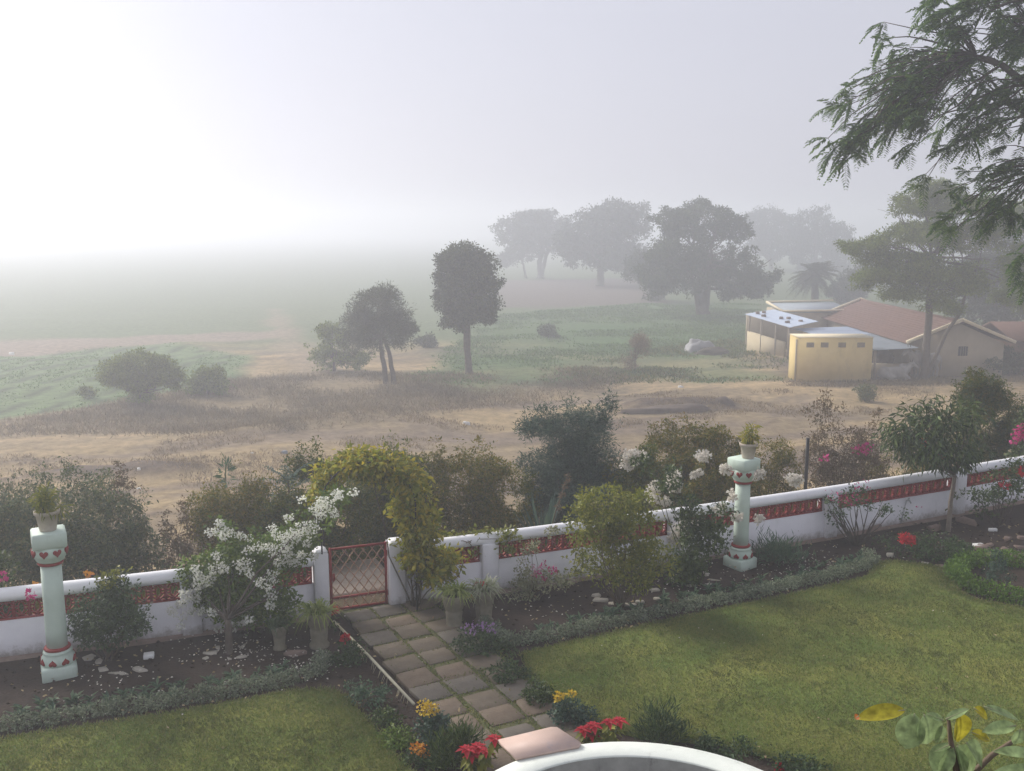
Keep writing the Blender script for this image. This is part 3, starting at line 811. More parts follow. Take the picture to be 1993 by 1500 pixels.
# ------------------------------------------------------------------ mint columns with red rings and hearts, and the pots on them
hp = []
for k in range(20):
    a = 2 * math.pi * k / 20
    hp.append((.0028 * 16 * math.sin(a) ** 3, .0028 * (13 * math.cos(a) - 5 * math.cos(2 * a) - 2 * math.cos(3 * a) - math.cos(4 * a))))
hm = MB(); n = len(hp)
hm.add([(x, 0, y) for x, y in hp] + [(x * .8, -.014, y * .8) for x, y in hp], [(j, (j + 1) % n, n + (j + 1) % n, n + j) for j in range(n)] + [tuple(range(n, 2 * n)), tuple(range(n - 1, -1, -1))])
HEART = hm.mesh('heart'); HEART.materials.append(MATS['red_paint'])
def column(x, y, H, rz, lab):
    c = thing('garden_column', lab, 'column', (x, y, 0), 'mint garden columns')
    k = H / 1.82
    mb = MB(); mb.box((x, y, .055), (.40, .40, .21), rz, .02); mb.build('plinth', 'mint_paint', c)
    mb = MB(); mb.lathe([(.12, .15), (.19, .165), (.195, .20), (.19, .25), (.165, .285), (.165, .30), (.172, .31), (.16, .335), (.12, .345)], (x, y, 0), 28); mb.build('base_moulding', 'mint_paint', c, True)
    mb = MB(); mb.lathe([(.10, .335), (.145, .34), (.158, .357), (.145, .378), (.10, .382)], (x, y, 0), 28); mb.build('ring', 'red_paint', c, True)
    mb = MB(); mb.lathe([(.122, .34), (.122, .6), (.121, 1.0), (.119, 1.41 * k)], (x, y, 0), 32); mb.build('shaft', 'mint_paint', c, True)
    z = 1.40 * k
    mb = MB(); mb.lathe([(.10, z), (.138, z + .004), (.148, z + .022), (.138, z + .04), (.10, z + .044)], (x, y, 0), 28); mb.build('ring', 'red_paint', c, True)
    mb = MB(); mb.lathe([(.115, z + .035), (.15, z + .05), (.165, z + .075), (.165, z + .09), (.18, z + .10), (.197, z + .15), (.197, z + .2), (.18, z + .25)], (x, y, 0), 28); mb.build('capital', 'mint_paint', c, True)
    mb = MB(); mb.box((x, y, (z + .235 + H) / 2), (.385, .385, H - z - .235), rz, .02); mb.build('abacus', 'mint_paint', c)
    for i in range(8):
        a = rz + i * math.pi / 4 + math.pi / 8
        place_mesh('heart', HEART, c, (x + .192 * math.cos(a), y + .192 * math.sin(a), z + .175), a + math.pi / 2, 1.2)
        h = place_mesh('heart', HEART, c, (x + .19 * math.cos(a), y + .19 * math.sin(a), .212), a + math.pi / 2, 1.1)
        h.rotation_euler = (math.pi, 0, a - math.pi / 2)
    return c
cl = G(105, 1322); cr = G(1444, 1107)
column(cl[0], cl[1] + .15, 1.86, rad(28), 'pale mint column with red hearts standing at the far left')
column(cr[0], cr[1] + .15, 1.82, rad(35), 'pale mint column with red hearts among the white roses')
def pot(x, y, z, mat, s, parent, name='pot'):
    mb = MB()
    mb.lathe([(.02, 0), (.092 * s, 0), (.098 * s, .02 * s), (.128 * s, .20 * s), (.146 * s, .205 * s), (.148 * s, .245 * s), (.138 * s, .25 * s), (.128 * s, .243 * s), (.124 * s, .20 * s), (.02, .20 * s)], (x, y, z), 24)
    o = mb.build(name, mat, parent, True)
    mb = MB(); mb.lathe([(.01, .17 * s), (.122 * s, .185 * s), (.122 * s, .208 * s), (.01, .212 * s)], (x, y, z), 16); mb.build('soil', 'soil', parent)
    return o
def blades(mb, base, n, L, W, spread=.8, upk=1.0, droop=.35, seg=3):
    """arching strap leaves from one point"""
    for k in range(n):
        a = random.uniform(0, 2 * math.pi); e = random.uniform(.25, 1.2) * spread
        d = np.array([math.cos(a) * e, math.sin(a) * e, upk]); d /= np.linalg.norm(d)
        l = L * random.uniform(.6, 1.15); side = np.array([-math.sin(a), math.cos(a), 0])
        V = []
        b0 = np.asarray(base, float) + np.array([math.cos(a), math.sin(a), 0]) * .02
        for i in range(seg + 1):
            u = i / seg
            p = b0 + d * l * u - np.array([0, 0, 1]) * droop * l * u * u * (1.0 + .6 * e)
            w = W * (1 - u ** 2) * .5 + .0008
            V += [p - side * w, p + side * w]
        mb.add(V, [(2 * i, 2 * i + 1, 2 * i + 3, 2 * i + 2) for i in range(seg)])
for (px, py, x, y, z, lab, sp) in ((0, 0, cl[0], cl[1] + .15, 1.86, 'clay pot with spindly bamboo plant on the left column', 1), (0, 0, cr[0] + .06, cr[1] + .13, 1.82, 'clay pot with upright leafy plant on the right column', 0)):
    t_ = thing('potted_plant', lab, 'potted plant', (x, y, z), 'pots on the columns')
    pot(x, y, z, 'clay_pot', 1.0, t_)
    st = MB(); lf = MB()
    for k in range(9):
        a = random.uniform(0, 6.28); r = random.uniform(.02, .13 if sp else .09); h = random.uniform(.16, .34)
        top = np.array([x + r * math.cos(a), y + r * math.sin(a), z + .2 + h])
        st.tube(curve_pts((x + r * .3 * math.cos(a), y + r * .3 * math.sin(a), z + .2), top, 4), .005, 4)
        cl_ = [(top[0], top[1], top[2] - .05, .07, .07, .11)]
        foliage(lf, cl_, 34, .10, .22, droop=.5, outw=.9)
    if sp:
        foliage(lf, [(x + .17, y, z + .27, .09, .08, .08)], 50, .1, .2, droop=.6, outw=1)
    st.build('stem', 'green_stem', t_); lf.build('foliage', 'lf_vine' if not sp else 'lf_yellowgreen', t_)

# ------------------------------------------------------------------ concrete urns by the path
def urn(px, py, H, lab, leaf, nb_, L):
    p = G(px, py); x, y = p[0], p[1]; k = H / .62
    t_ = thing('urn_planter', lab, 'planter', (x, y, 0), 'urns beside the path')
    mb = MB(); mb.lathe([(.03, -.02), (.16 * k, -.02), (.165 * k, .05 * k), (.13 * k, .09 * k), (.14 * k, .22 * k), (.15 * k, .30 * k), (.135 * k, .33 * k), (.16 * k, .36 * k), (.20 * k, .52 * k), (.215 * k, .60 * k), (.20 * k, .62 * k), (.18 * k, .58 * k), (.03, .56 * k)], (x, y, 0), 26); mb.build('urn', 'concrete_urn', t_, True)
    mb = MB(); mb.lathe([(.01, .55 * k), (.18 * k, .56 * k), (.18 * k, .585 * k), (.01, .59 * k)], (x, y, 0), 16); mb.build('soil', 'soil', t_)
    mb = MB()
    for k2 in range(5):
        blades(mb, (x + random.uniform(-.09, .09), y + random.uniform(-.09, .09), .57 * k), nb_ // 5, L, .02, .9, 1.0, .55, 4)
    mb.build('foliage', leaf, t_)
    return x, y
urn(545, 1262, .34, 'low shaded concrete urn with grassy plant beside white bougainvillea', 'lf_rose', 90, .34)
urn(622, 1258, .50, 'concrete urn with yellowish spider plant left of the gate', 'lf_spider', 170, .52)
urn(884, 1222, .50, 'concrete urn with bright green spider plant right of the path', 'lf_spider', 190, .50)
ux, uy = urn(942, 1212, .52, 'concrete urn with pale variegated spider plant and red flower', 'lf_spider_pale', 180, .50)
fl = MB(); st = MB()
for q in ((936, 1140, .075), (927, 1158, .05)):
    c = AT(q[0], q[1], uy); st.tube(curve_pts((ux, uy, .5), c, 4), .004, 4)
    foliage(fl, [(*c, q[2], q[2], q[2] * .7)], 90, .045, .8, outw=.9)
rt = thing('red_flower', 'red flower heads rising from the pale spider plant urn', 'flower', (ux, uy, .5)); st.build('stem', 'green_stem', rt); fl.build('bloom', 'fl_red', rt)

# ------------------------------------------------------------------ plants: generic builder
def plant(name, label, cat, base, clumps, n, size, leaf, width=.5, stems=8, srad=.012, smat='twig', group=None, flowers=(), gap=0.0, gscale=2.2, shell=.6, droop=.1, outw=.5, stemname='stem', trunk=None, zmin=None, sag=0, per=14):
    base = np.asarray(base, float)
    t_ = thing(name, label, cat, base, group)
    n = int(n * 1.4); size *= .88
    fb = MB(); P = foliage(fb, clumps, n, size, width, shell, gap, gscale, outw, droop, zmin=zmin if zmin is not None else base[2] + .02, per=per)
    sb = MB()
    fork = base
    if trunk:
        h, r = trunk
        fork = base + np.array([random.uniform(-.1, .1) * h, random.uniform(-.1, .1) * h, h])
        sb.tube(curve_pts(base - [0, 0, .08], fork, 6, .06), np.linspace(r, r * .7, 6), 8)
    k = RNG.choice(len(P), min(stems, len(P)), replace=False)
    for i in k:
        st0 = fork if trunk else base + np.array([random.uniform(-.06, .06), random.uniform(-.06, .06), -.04])
        sb.tube(curve_pts(st0, P[i], 6, .10, sag), np.linspace(srad, srad * .3, 6), 5)
    sb.build(stemname, smat, t_)
    fb.build('foliage', leaf, t_)
    for (spec, fm, fs, cnt) in flowers:
        b_ = MB(); foliage(b_, spec, cnt, fs, .85, .9, outw=.8, droop=0)
        b_.build('blossom', fm, t_)
    return t_

# vine on the arch
vb = G(812, 1184); 
vc = clump_px([(622, 955, 14, 22), (640, 925, 20, 18), (668, 905, 26, 16), (705, 896, 32, 16), (745, 900, 30, 18), (780, 918, 28, 22), (803, 945, 26, 28), (815, 985, 26, 30), (818, 1030, 28, 32), (810, 1075, 28, 30), (845, 1105, 34, 24), (868, 1085, 22, 12), (785, 985, 14, 24), (725, 915, 26, 12)], 13.45, 1.3)
t_ = plant('climbing_vine', 'yellow green vine climbing over the arch by the gate', 'vine', vb, vc, 7000, .105, 'lf_vine', .5, 10, .014, 'bark', gap=.38, gscale=3.2, droop=.35)
vw = clump_px([(900, 1052, 55, 9), (960, 1042, 60, 8), (870, 1048, 40, 12), (1000, 1050, 30, 10), (985, 1075, 16, 12), (930, 1070, 20, 10)], 14.15, .25)
plant('climbing_vine', 'thin vine strands trailing along the wall coping right of the gate', 'vine', (*wpt(-.7, .12)[0], .9), vw, 420, .085, 'lf_yellowgreen', .55, 8, .006, 'twig', zmin=.6)

# white bougainvillea
bb = G(446, 1272)
bc = clump_px([(455, 1130, 62, 60), (490, 1075, 60, 45), (540, 1085, 55, 50), (400, 1120, 45, 50), (575, 1050, 45, 30), (620, 1000, 40, 30), (440, 1030, 22, 22), (500, 1170, 50, 45), (545, 1180, 35, 35), (650, 965, 25, 20), (455, 1178, 48, 36), (418, 1165, 36, 34)], 12.55, .7)
wf = clump_px([(440, 1022, 18, 11), (455, 1030, 16, 10), (485, 1040, 14, 9), (600, 1010, 32, 20), (560, 1045, 32, 20), (625, 990, 28, 16), (648, 965, 28, 14), (665, 958, 18, 12), (535, 1060, 26, 16), (575, 1075, 30, 16), (480, 1085, 26, 16), (425, 1095, 24, 16), (385, 1130, 24, 16), (360, 1165, 22, 14), (375, 1190, 16, 10), (405, 1120, 18, 12), (455, 1215, 12, 12), (430, 1180, 14, 10), (540, 1110, 18, 22), (505, 1055, 18, 12), (540, 1150, 14, 12), (350, 1185, 10, 9)], 12.35, .5)
wf = [(a + RNG.normal(0, .05), b_ - .2 + RNG.normal(0, .08), c_ + RNG.normal(0, .03), d_ * .8, e_ * .6, f_ * .8) for (a, b_, c_, d_, e_, f_) in wf]
wf += [(a + RNG.normal(0, .16), b_ + RNG.normal(0, .15), c_ + RNG.normal(0, .12), .06, .06, .05) for (a, b_, c_, d_, e_, f_) in wf * 2]
plant('bougainvillea', 'white flowering bougainvillea tree left of the gate', 'flowering tree', bb, bc, 7600, .075, 'lf_bright', .55, 16, .02, 'bark', flowers=[(wf, 'fl_white', .03, 4300)], trunk=(.45, .06), gap=.36, gscale=3, stemname='trunk')

# shrubs in the beds
def bush(name, label, cat, gpx, L, n, size, leaf, Yo=0, **kw):
    b_ = G(*gpx); return plant(name, label, cat, b_, clump_px(L, b_[1] + Yo, kw.pop('dr', .85)), n, size, leaf, **kw)
bush('rose_bush', 'round dark green rose bush beside the left column', 'bush', (212, 1284), [(210, 1195, 60, 60), (180, 1210, 40, 40), (250, 1200, 36, 40), (215, 1150, 34, 36)], 4200, .06, 'lf_rose', stems=10, gap=.38, gscale=4, flowers=[(clump_px([(210, 1128, 22, 14), (235, 1112, 18, 10)], 11.7), 'lf_yellowgreen', .06, 90)])
bush('flowering_shrub', 'tall yellow green shrub with small flowers in front of the wall', 'shrub', (1205, 1182), [(1190, 985, 66, 40), (1170, 1030, 62, 50), (1230, 1040, 60, 60), (1150, 985, 30, 34), (1240, 980, 40, 30), (1275, 1090, 40, 40), (1160, 1090, 55, 40), (1230, 1110, 62, 42)], 5600, .075, 'lf_yellowgreen', stems=22, srad=.012, gap=.36, gscale=3.2, flowers=[(clump_px([(1200, 1120, 90, 40)], 14.1, .4), 'fl_white', .03, 40)])
rosew = clump_px([(1228, 890, 16, 16), (1222, 905, 13, 10), (1248, 888, 14, 10), (1272, 958, 14, 22), (1310, 925, 14, 15), (1312, 945, 15, 12), (1370, 888, 13, 12), (1335, 1025, 20, 14), (1318, 1040, 15, 16), (1360, 1020, 10, 10), (1325, 1055, 12, 10), (1400, 990, 14, 9), (1432, 1005, 14, 8), (1478, 1008, 9, 6), (1425, 966, 9, 5), (1480, 920, 10, 10), (1415, 915, 12, 8), (1550, 935, 12, 10), (1540, 930, 12, 7), (1295, 975, 9, 8), (1360, 920, 9, 6)], 15.0, .8)
rosew = [q for q in rosew for _ in (0,)] + [(a + RNG.normal(0, .05), b_ + RNG.normal(0, .05), c_ + RNG.normal(0, .05), .05, .05, .04) for (a, b_, c_, d_, e_, f_) in rosew * 2]
bush('rose_bush', 'tall climbing rose with heavy cream white blossom clusters', 'rose bush', (1352, 1140), [(1350, 1080, 40, 50), (1330, 1110, 28, 30), (1385, 1050, 26, 40), (1355, 1020, 36, 30), (1300, 930, 20, 24), (1250, 905, 22, 18), (1400, 1000, 26, 20), (1330, 980, 24, 30)], 3000, .08, 'lf_deep', stems=18, srad=.011, gap=.34, gscale=3.5, smat='green_stem', flowers=[(rosew, 'fl_blush', .042, 4600)])
bush('variegated_shrub', 'low cream and green variegated shrub with arching spray', 'shrub', (1045, 1165), [(1060, 1128, 44, 18), (1020, 1110, 16, 40), (1015, 1150, 26, 20), (1040, 1060, 14, 12), (1075, 1035, 12, 10), (1095, 1125, 24, 10)], 1500, .055, 'lf_variegated', stems=10, srad=.007, gap=.36, gscale=4, flowers=[(clump_px([(1058, 1100, 8, 8), (1075, 1110, 10, 7), (1045, 1115, 8, 6), (1060, 1125, 5, 5)], 13.7), 'fl_magenta', .03, 140), (clump_px([(1040, 1110, 10, 12)], 13.7), 'fl_pink', .03, 30)])
fr = bush('frangipani_tree', 'small slim tree with drooping lance leaves by the wall', 'tree', (1845, 1035), [(1800, 825, 60, 34), (1850, 815, 60, 30), (1760, 840, 34, 28), (1830, 870, 66, 36), (1790, 880, 46, 24), (1860, 885, 46, 30), (1740, 850, 22, 20)], 2400, .17, 'lf_deep', width=.26, stems=22, srad=.016, smat='bark_pale', trunk=(1.05, .05), droop=.75, outw=.7, gap=.3, gscale=2.2, flowers=[(clump_px([(1800, 858, 9, 8), (1832, 890, 6, 5)], 17), 'fl_coral', .05, 60)], stemname='trunk')
bush('flowering_shrub', 'thin branched shrub with small pinkish red flowers against the wall', 'shrub', (1668, 1060), [(1640, 975, 38, 26), (1670, 960, 40, 22), (1625, 990, 22, 26), (1700, 985, 36, 18), (1740, 995, 26, 10)], 520, .07, 'lf_rose', stems=26, srad=.014, smat='bark', gap=.3, flowers=[(clump_px([(1640, 968, 30, 10), (1680, 945, 24, 8), (1660, 975, 22, 8), (1612, 960, 9, 9), (1785, 988, 8, 4)], 15.9), 'fl_magenta', .035, 90)])
bush('flowering_shrub', 'dark shrub with trailing shoots and red flowers near stepping stones', 'shrub', (1942, 1025), [(1935, 955, 34, 30), (1960, 940, 34, 34), (1925, 980, 30, 26), (1975, 920, 20, 30), (1985, 890, 16, 20), (1890, 965, 26, 8)], 1300, .075, 'lf_deep', stems=16, srad=.013, smat='bark', gap=.36, gscale=3, flowers=[(clump_px([(1955, 943, 9, 6), (1990, 917, 8, 6)], 16.6), 'fl_red', .05, 70)])
bush('crown_of_thorns', 'low spreading bed plant with bright red flower patch', 'flower bed', (1780, 1085), [(1770, 1060, 50, 22), (1830, 1065, 50, 24), (1870, 1075, 34, 16), (1720, 1060, 30, 14)], 2600, .05, 'lf_rose', stems=14, srad=.008, gap=.36, gscale=4, flowers=[(clump_px([(1765, 1048, 16, 9), (1755, 1042, 8, 6), (1775, 1053, 9, 5)], 14.9, .6), 'fl_red', .045, 170)])
bush('shrub', 'leafy shrub with pink flower at the left picture edge', 'shrub', (-12, 1262), [(0, 1170, 30, 34), (-12, 1120, 24, 40), (12, 1190, 16, 22), (4, 1090, 20, 18)], 1100, .08, 'lf_deep', stems=8, gap=.34, flowers=[(clump_px([(4, 1122, 7, 8), (58, 1156, 6, 7)], 11.5), 'fl_magenta', .05, 50)])
bush('shrub', 'fine feathery green clump at the foot of the right column', 'shrub', (1500, 1098), [(1500, 1075, 30, 22), (1540, 1085, 26, 14)], 700, .16, 'lf_seedling', width=.1, stems=4, droop=-.8)
bush('conifer_sapling', 'small blue green conifer sapling inside the round hedge', 'sapling', (1942, 1142), [(1942, 1085, 12, 18), (1942, 1105, 20, 16), (1945, 1120, 24, 10)], 900, .05, 'lf_hedge_blue', width=.3, stems=10, srad=.008, trunk=(.2, .014), stemname='trunk')
# single roses on thin stems beside the gate
for px, py, bx, by, lab in ((648, 1186, 650, 1236, 'single red rose on a thin stem at the gate foot'), (672, 1242, 668, 1285, 'single red rose drooping over the left path edge')):
    g_ = G(bx, by); c = AT(px, py, g_[1]); t_ = thing('rose', lab, 'rose', g_, 'single red roses')
    mb = MB(); mb.tube(curve_pts(g_ - [0, 0, .03], c, 5, .05), .005, 5); foliage(mb, [(*((g_ + c) / 2), .06, .06, .12)], 26, .05, .5); mb.build('stem', 'lf_rose', t_)
    mb = MB(); foliage(mb, [(*c, .05, .05, .04)], 70, .04, .9, outw=.9); mb.build('bloom', 'fl_red', t_)
# marigolds and path-side plants
sides = [
    ('marigold', 'orange yellow marigold clump by the path near the marble slab', (838, 1440), [(835, 1418, 34, 22), (850, 1405, 20, 16)], 900, 'lf_hedge_blue', 'fl_yellow', [(832, 1382, 18, 9), (828, 1370, 12, 6), (845, 1378, 10, 6)], 150),
    ('marigold', 'orange marigold clump at the bottom edge left of poinsettia', (812, 1490), [(815, 1478, 26, 16), (850, 1480, 24, 20)], 700, 'lf_rose', 'fl_orange', [(815, 1458, 14, 8), (826, 1466, 10, 5)], 110),
    ('marigold', 'dark marigold bush with yellow heads right of the path', (1110, 1412), [(1108, 1388, 34, 22), (1140, 1400, 26, 18)], 1000, 'lf_hedge_blue', 'fl_yellow', [(1092, 1352, 10, 4), (1112, 1350, 9, 4), (1085, 1358, 7, 4)], 90),
    ('border_plant', 'dark leafy clump right of the path below urns', (960, 1275), [(930, 1250, 40, 22), (975, 1272, 34, 18)], 1500, 'lf_rose', 'fl_lilac', [(920, 1220, 24, 10), (955, 1222, 16, 8), (990, 1295, 8, 5)], 120),
    ('border_plant', 'dark leafy clump midway down the right path edge', (1010, 1325), [(985, 1310, 36, 20), (1020, 1335, 36, 18)], 1400, 'lf_rose', None, None, 0),
    ('border_plant', 'bushy green clump before the right marigold', (1060, 1370), [(1050, 1350, 34, 22), (1075, 1372, 26, 18)], 1300, 'lf_deep', None, None, 0),
    ('border_plant', 'small green rose clump beside the pole near the gate', (690, 1292), [(685, 1268, 22, 22), (660, 1290, 18, 16)], 700, 'lf_rose', None, None, 0),
    ('border_plant', 'low green seedlings left of the bamboo edging pole', (725, 1372), [(720, 1350, 34, 18), (690, 1340, 18, 12)], 500, 'lf_seedling', None, None, 0),
    ('border_plant', 'leafy green clump at the lawn corner near bottom', (775, 1450), [(775, 1440, 32, 18)], 700, 'lf_bright', None, None, 0),
    ('border_plant', 'small green tuft below the end of the bamboo pole', (752, 1410), [(752, 1398, 24, 12)], 420, 'lf_deep', None, None, 0),
    ('border_plant', 'upright spiky dark plant behind the round basin', (1290, 1452), [(1285, 1412, 26, 30), (1310, 1430, 22, 18), (1265, 1435, 20, 12)], 700, 'lf_rose', None, None, 0),
    ('border_plant', 'feathery grassy clump at bottom edge beside poinsettia', (885, 1492), [(880, 1462, 30, 26), (905, 1440, 20, 14)], 1100, 'lf_deep', None, None, 0),
    ('border_plant', 'low trailing clump right of the basin rim', (1440, 1470), [(1420, 1460, 50, 12), (1500, 1480, 40, 14), (1375, 1447, 30, 10)], 1300, 'lf_rose', None, None, 0),
    ('border_plant', 'leafy clump at bottom edge by the right lawn', (1560, 1505), [(1550, 1492, 36, 14), (1600, 1508, 30, 12)], 900, 'lf_rose', 'fl_red', [(1518, 1492, 9, 5)], 30),
]
for nm, lab, g_, L_, n_, lf_, fm, fl_, fn in sides:
    kw = {}
    spiky = 'spiky' in lab or 'feathery' in lab
    b_ = G(*g_)
    fspec = [(clump_px(fl_, b_[1], .8), fm, .035, fn)] if fm else ()
    plant(nm, lab, 'flower' if nm == 'marigold' else 'plant', b_, clump_px(L_, b_[1]), n_, .05 if not spiky else .11, lf_, width=.5 if not spiky else .13, stems=8, srad=.006, gap=.33, gscale=5, flowers=fspec, droop=-.9 if spiky else .1, smat='green_stem')
# poinsettias
def poinsettia(gpx, heads, lab):
    b_ = G(*gpx); t_ = thing('poinsettia', lab, 'flower', b_, 'poinsettias by the basin')
    sm = MB(); gm = MB()
    cs = []
    for (px, py, r) in heads:
        c = AT(px, py, b_[1] - .05 + random.uniform(-.08, .08)); cs.append((c, r))
        sm.tube(curve_pts(b_ + [random.uniform(-.05, .05), 0, -.03], c, 5, .06), .008, 5)
        pth = np.linspace(.35, .92, 9)[:, None]; bp_ = b_ + (c - b_) * pth
        bp_ = np.repeat(bp_, 3, 0); n = len(bp_)
        a = RNG.uniform(0, 6.28, n); d = unit(np.stack([np.cos(a), np.sin(a), RNG.normal(-.25, .2, n)], 1))
        gm.leaves(bp_, d, unit(rand_dir(n) * .3 + np.array([0, 0, 1])), RNG.uniform(.09, .14, n), .065, .15, .2)
    sm.build('stem', 'green_stem', t_); gm.build('foliage', 'lf_yellowgreen', t_)
    for c, r in cs:
        mb = MB(); n = 13
        a = np.arange(n) * 2.4; e = np.linspace(.05, .9, n)
        d = unit(np.stack([np.cos(a), np.sin(a), e - .25], 1)); L_ = r * np.linspace(1.1, .5, n)
        mb.leaves(np.repeat(c[None], n, 0), d, unit(np.c_[-d[:, :2] * .3, np.ones(n)]), L_, L_ * .48, .12, .25)
        mb.build('bract', 'fl_red', t_)
    return t_
poinsettia((925, 1530), [(908, 1458, .13), (930, 1453, .13), (962, 1437, .12), (918, 1470, .11), (945, 1462, .09)], 'red poinsettia at the left end of the marble slab')
poinsettia((1172, 1480), [(1135, 1420, .12), (1155, 1412, .13), (1185, 1405, .11), (1205, 1402, .12), (1150, 1428, .12)], 'red poinsettia behind the basin right of marble slab')

# ------------------------------------------------------------------ grey edging rows, seedlings behind them
def polyline(pts, st):
    P = np.array(pts, float); seg = np.linalg.norm(np.diff(P, axis=0), axis=1); c = np.r_[0, np.cumsum(seg)]
    u = np.arange(0, c[-1], st); return np.stack([np.interp(u, c, P[:, i]) for i in range(P.shape[1])], 1)
EDGE_L = [G(*q)[:2] for q in [(-260, 1462), (0, 1424), (150, 1402), (300, 1380), (450, 1355), (570, 1332), (612, 1318), (628, 1300), (626, 1285)]]
EDGE_R = [G(*q)[:2] for q in [(948, 1222), (965, 1240), (1000, 1258), (1060, 1250), (1150, 1230), (1250, 1208), (1350, 1186), (1450, 1165), (1550, 1143), (1640, 1122), (1690, 1106), (1702, 1096), (1680, 1086)]]
for E_, lab in ((EDGE_L, 'grey green edging plants along the left lawn'), (EDGE_R, 'grey green edging plants along the right lawn')):
    P = polyline(E_, .09); cl2 = [(p[0] + RNG.normal(0, .02), p[1] + .03 + RNG.normal(0, .02), .07, .09, .09, .10 + RNG.normal(0, .022)) for p in P]
    mb = MB(); foliage(mb, cl2, len(P) * 150, .04, .5, .4, outw=.8, zmin=.01)
    tag(mb.build('edging_plants', 'lf_silver'), lab, 'border plants', kind='stuff')
mb = MB(); cl2 = []
sd_proto = []
for k in range(3):
    mb = MB(); n = 16; a = RNG.uniform(0, 6.28, n)
    d = unit(np.stack([np.cos(a), np.sin(a), RNG.uniform(.3, 1.6, n)], 1))
    mb.leaves(np.c_[np.zeros((n, 2)), RNG.uniform(0, .07, n)], d, unit(np.c_[-d[:, :2], np.ones(n)]), RNG.uniform(.07, .13, n), .034, .15, .25)
    me = mb.mesh('seedling'); me.materials.append(MATS['lf_seedling']); sd_proto.append(me)
def seedlings(E_, offs, st, lab, grp):
    P = polyline(E_, st)
    for p in P:
        for o in offs:
            q = (p[0] + RNG.normal(0, .05), p[1] + o + RNG.normal(0, .05), 0.0)
            ob = bpy.data.objects.new('seedling', sd_proto[random.randrange(3)]); COL.objects.link(ob)
            ob.location = q; ob.rotation_euler = (0, 0, random.uniform(0, 6)); s_ = random.uniform(.7, 1.35); ob.scale = (s_, s_, s_)
            tag(ob, lab, 'seedling', grp)
seedlings(EDGE_L[1:6], (.22, .42), .17, 'small leafy seedling in the rows behind left grey edging', 'seedlings behind left edging')
seedlings(EDGE_R[3:11], (.24, .42), .19, 'small leafy seedling in the rows behind right grey edging', 'seedlings behind right edging')
# round clipped hedge at the right
hc = G(1990, 1136)[:2]; hr = hc[0] - G(1868, 1136)[0]
cl2 = []
for a in np.linspace(0, 2 * math.pi, 60, endpoint=False): cl2.append((hc[0] + hr * math.cos(a), hc[1] + hr * .92 * math.sin(a), .1, .16, .16, .15))
mb = MB(); foliage(mb, cl2, 11000, .045, .55, .4, outw=.8, zmin=.01)
hg = thing('round_hedge', 'low bright green clipped hedge ring at the right edge', 'hedge', (*hc, 0)); mb.build('foliage', 'lf_box', hg)
mb = MB()
for q in cl2[::2]: mb.tube([(q[0], q[1], -.03), (q[0] + .03, q[1], .16)], .008, 5)
mb.build('stem', 'twig', hg)

# ------------------------------------------------------------------ stones, slabs, petals, poles
def stone_mesh(n, s, h):
    mb = MB(); a = np.sort(RNG.uniform(0, 6.28, n)); r = RNG.uniform(.7, 1.1, n)
    q = np.stack([r * np.cos(a) * s[0] / 2, r * np.sin(a) * s[1] / 2], 1)
    v = np.concatenate([np.c_[q, np.full(n, -.03)], np.c_[q * 1.02, np.full(n, h * .7)], np.c_[q * .86, h + RNG.normal(0, h * .1, n)]])
    mb.add(v, [(j, (j + 1) % n, n + (j + 1) % n, n + j) for j in range(n)] + [(n + j, n + (j + 1) % n, 2 * n + (j + 1) % n, 2 * n + j) for j in range(n)] + [tuple(range(2 * n, 3 * n))])
    return mb
def stones(L_, mat, lab, grp, h=.03):
    ORD = ['leftmost', 'second', 'third', 'fourth', 'fifth', 'sixth', 'seventh', 'eighth']
    for k_, (px, py, wpx, dpx) in enumerate(sorted(L_)):
        p = G(px, py); s = p[1] / FPX
        mb = stone_mesh(random.randint(6, 8), (wpx * s * 1.1, dpx * s * 2.2), h * random.uniform(.7, 1.3)); me = mb.mesh('stone'); me.materials.append(MATS[mat])
        o = bpy.data.objects.new('edging_stone', me); COL.objects.link(o); o.location = p; o.rotation_euler = (random.uniform(-.12, .12), random.uniform(-.12, .12), random.uniform(-.2, .3))
        tag(o, lab if len(L_) == 1 else lab + ', ' + (ORD[k_] if k_ == 0 else ORD[k_] + ' from left'), 'stone', grp)
stones([(230, 1312, 40, 8), (270, 1305, 36, 9), (200, 1305, 28, 9), (170, 1282, 30, 14), (195, 1288, 22, 12)], 'stone_pale', 'flat pale stone ringed round the left rose bush', 'stones round left rose bush')
stones([(410, 1272, 34, 12), (436, 1285, 26, 8), (425, 1262, 16, 10), (480, 1258, 26, 16), (400, 1282, 14, 8), (470, 1280, 24, 5)], 'stone_pale', 'pale broken stone ringed round the bougainvillea trunk', 'stones round bougainvillea')
stones([(1168, 1170, 30, 10), (1200, 1178, 36, 6), (1225, 1178, 26, 6), (1245, 1172, 22, 6), (1280, 1166, 20, 8), (1160, 1160, 18, 10), (1275, 1148, 20, 8)], 'stone_pale', 'pale flat stone edging the yellow green shrub', 'stones round yellow green shrub')
stones([(1318, 1120, 26, 12), (1312, 1130, 18, 14), (1372, 1118, 24, 10), (1390, 1128, 30, 10), (1345, 1140, 18, 6), (1378, 1140, 20, 6)], 'stone_pale', 'pale grey stone ringed round the climbing rose', 'stones round climbing rose')
stones([(1790, 1098, 38, 11)], 'stone_pale', 'pale flat stone at the top corner of right lawn', 'lawn corner stones')
stones([(1832, 1106, 50, 14)], 'stone_brown', 'dark flat stone beside the pale one at lawn corner', 'lawn corner stones')
stones([(1735, 1082, 22, 10)], 'stone_pale', 'broken pale stone under the red flowered bed plant', 'lawn corner stones')
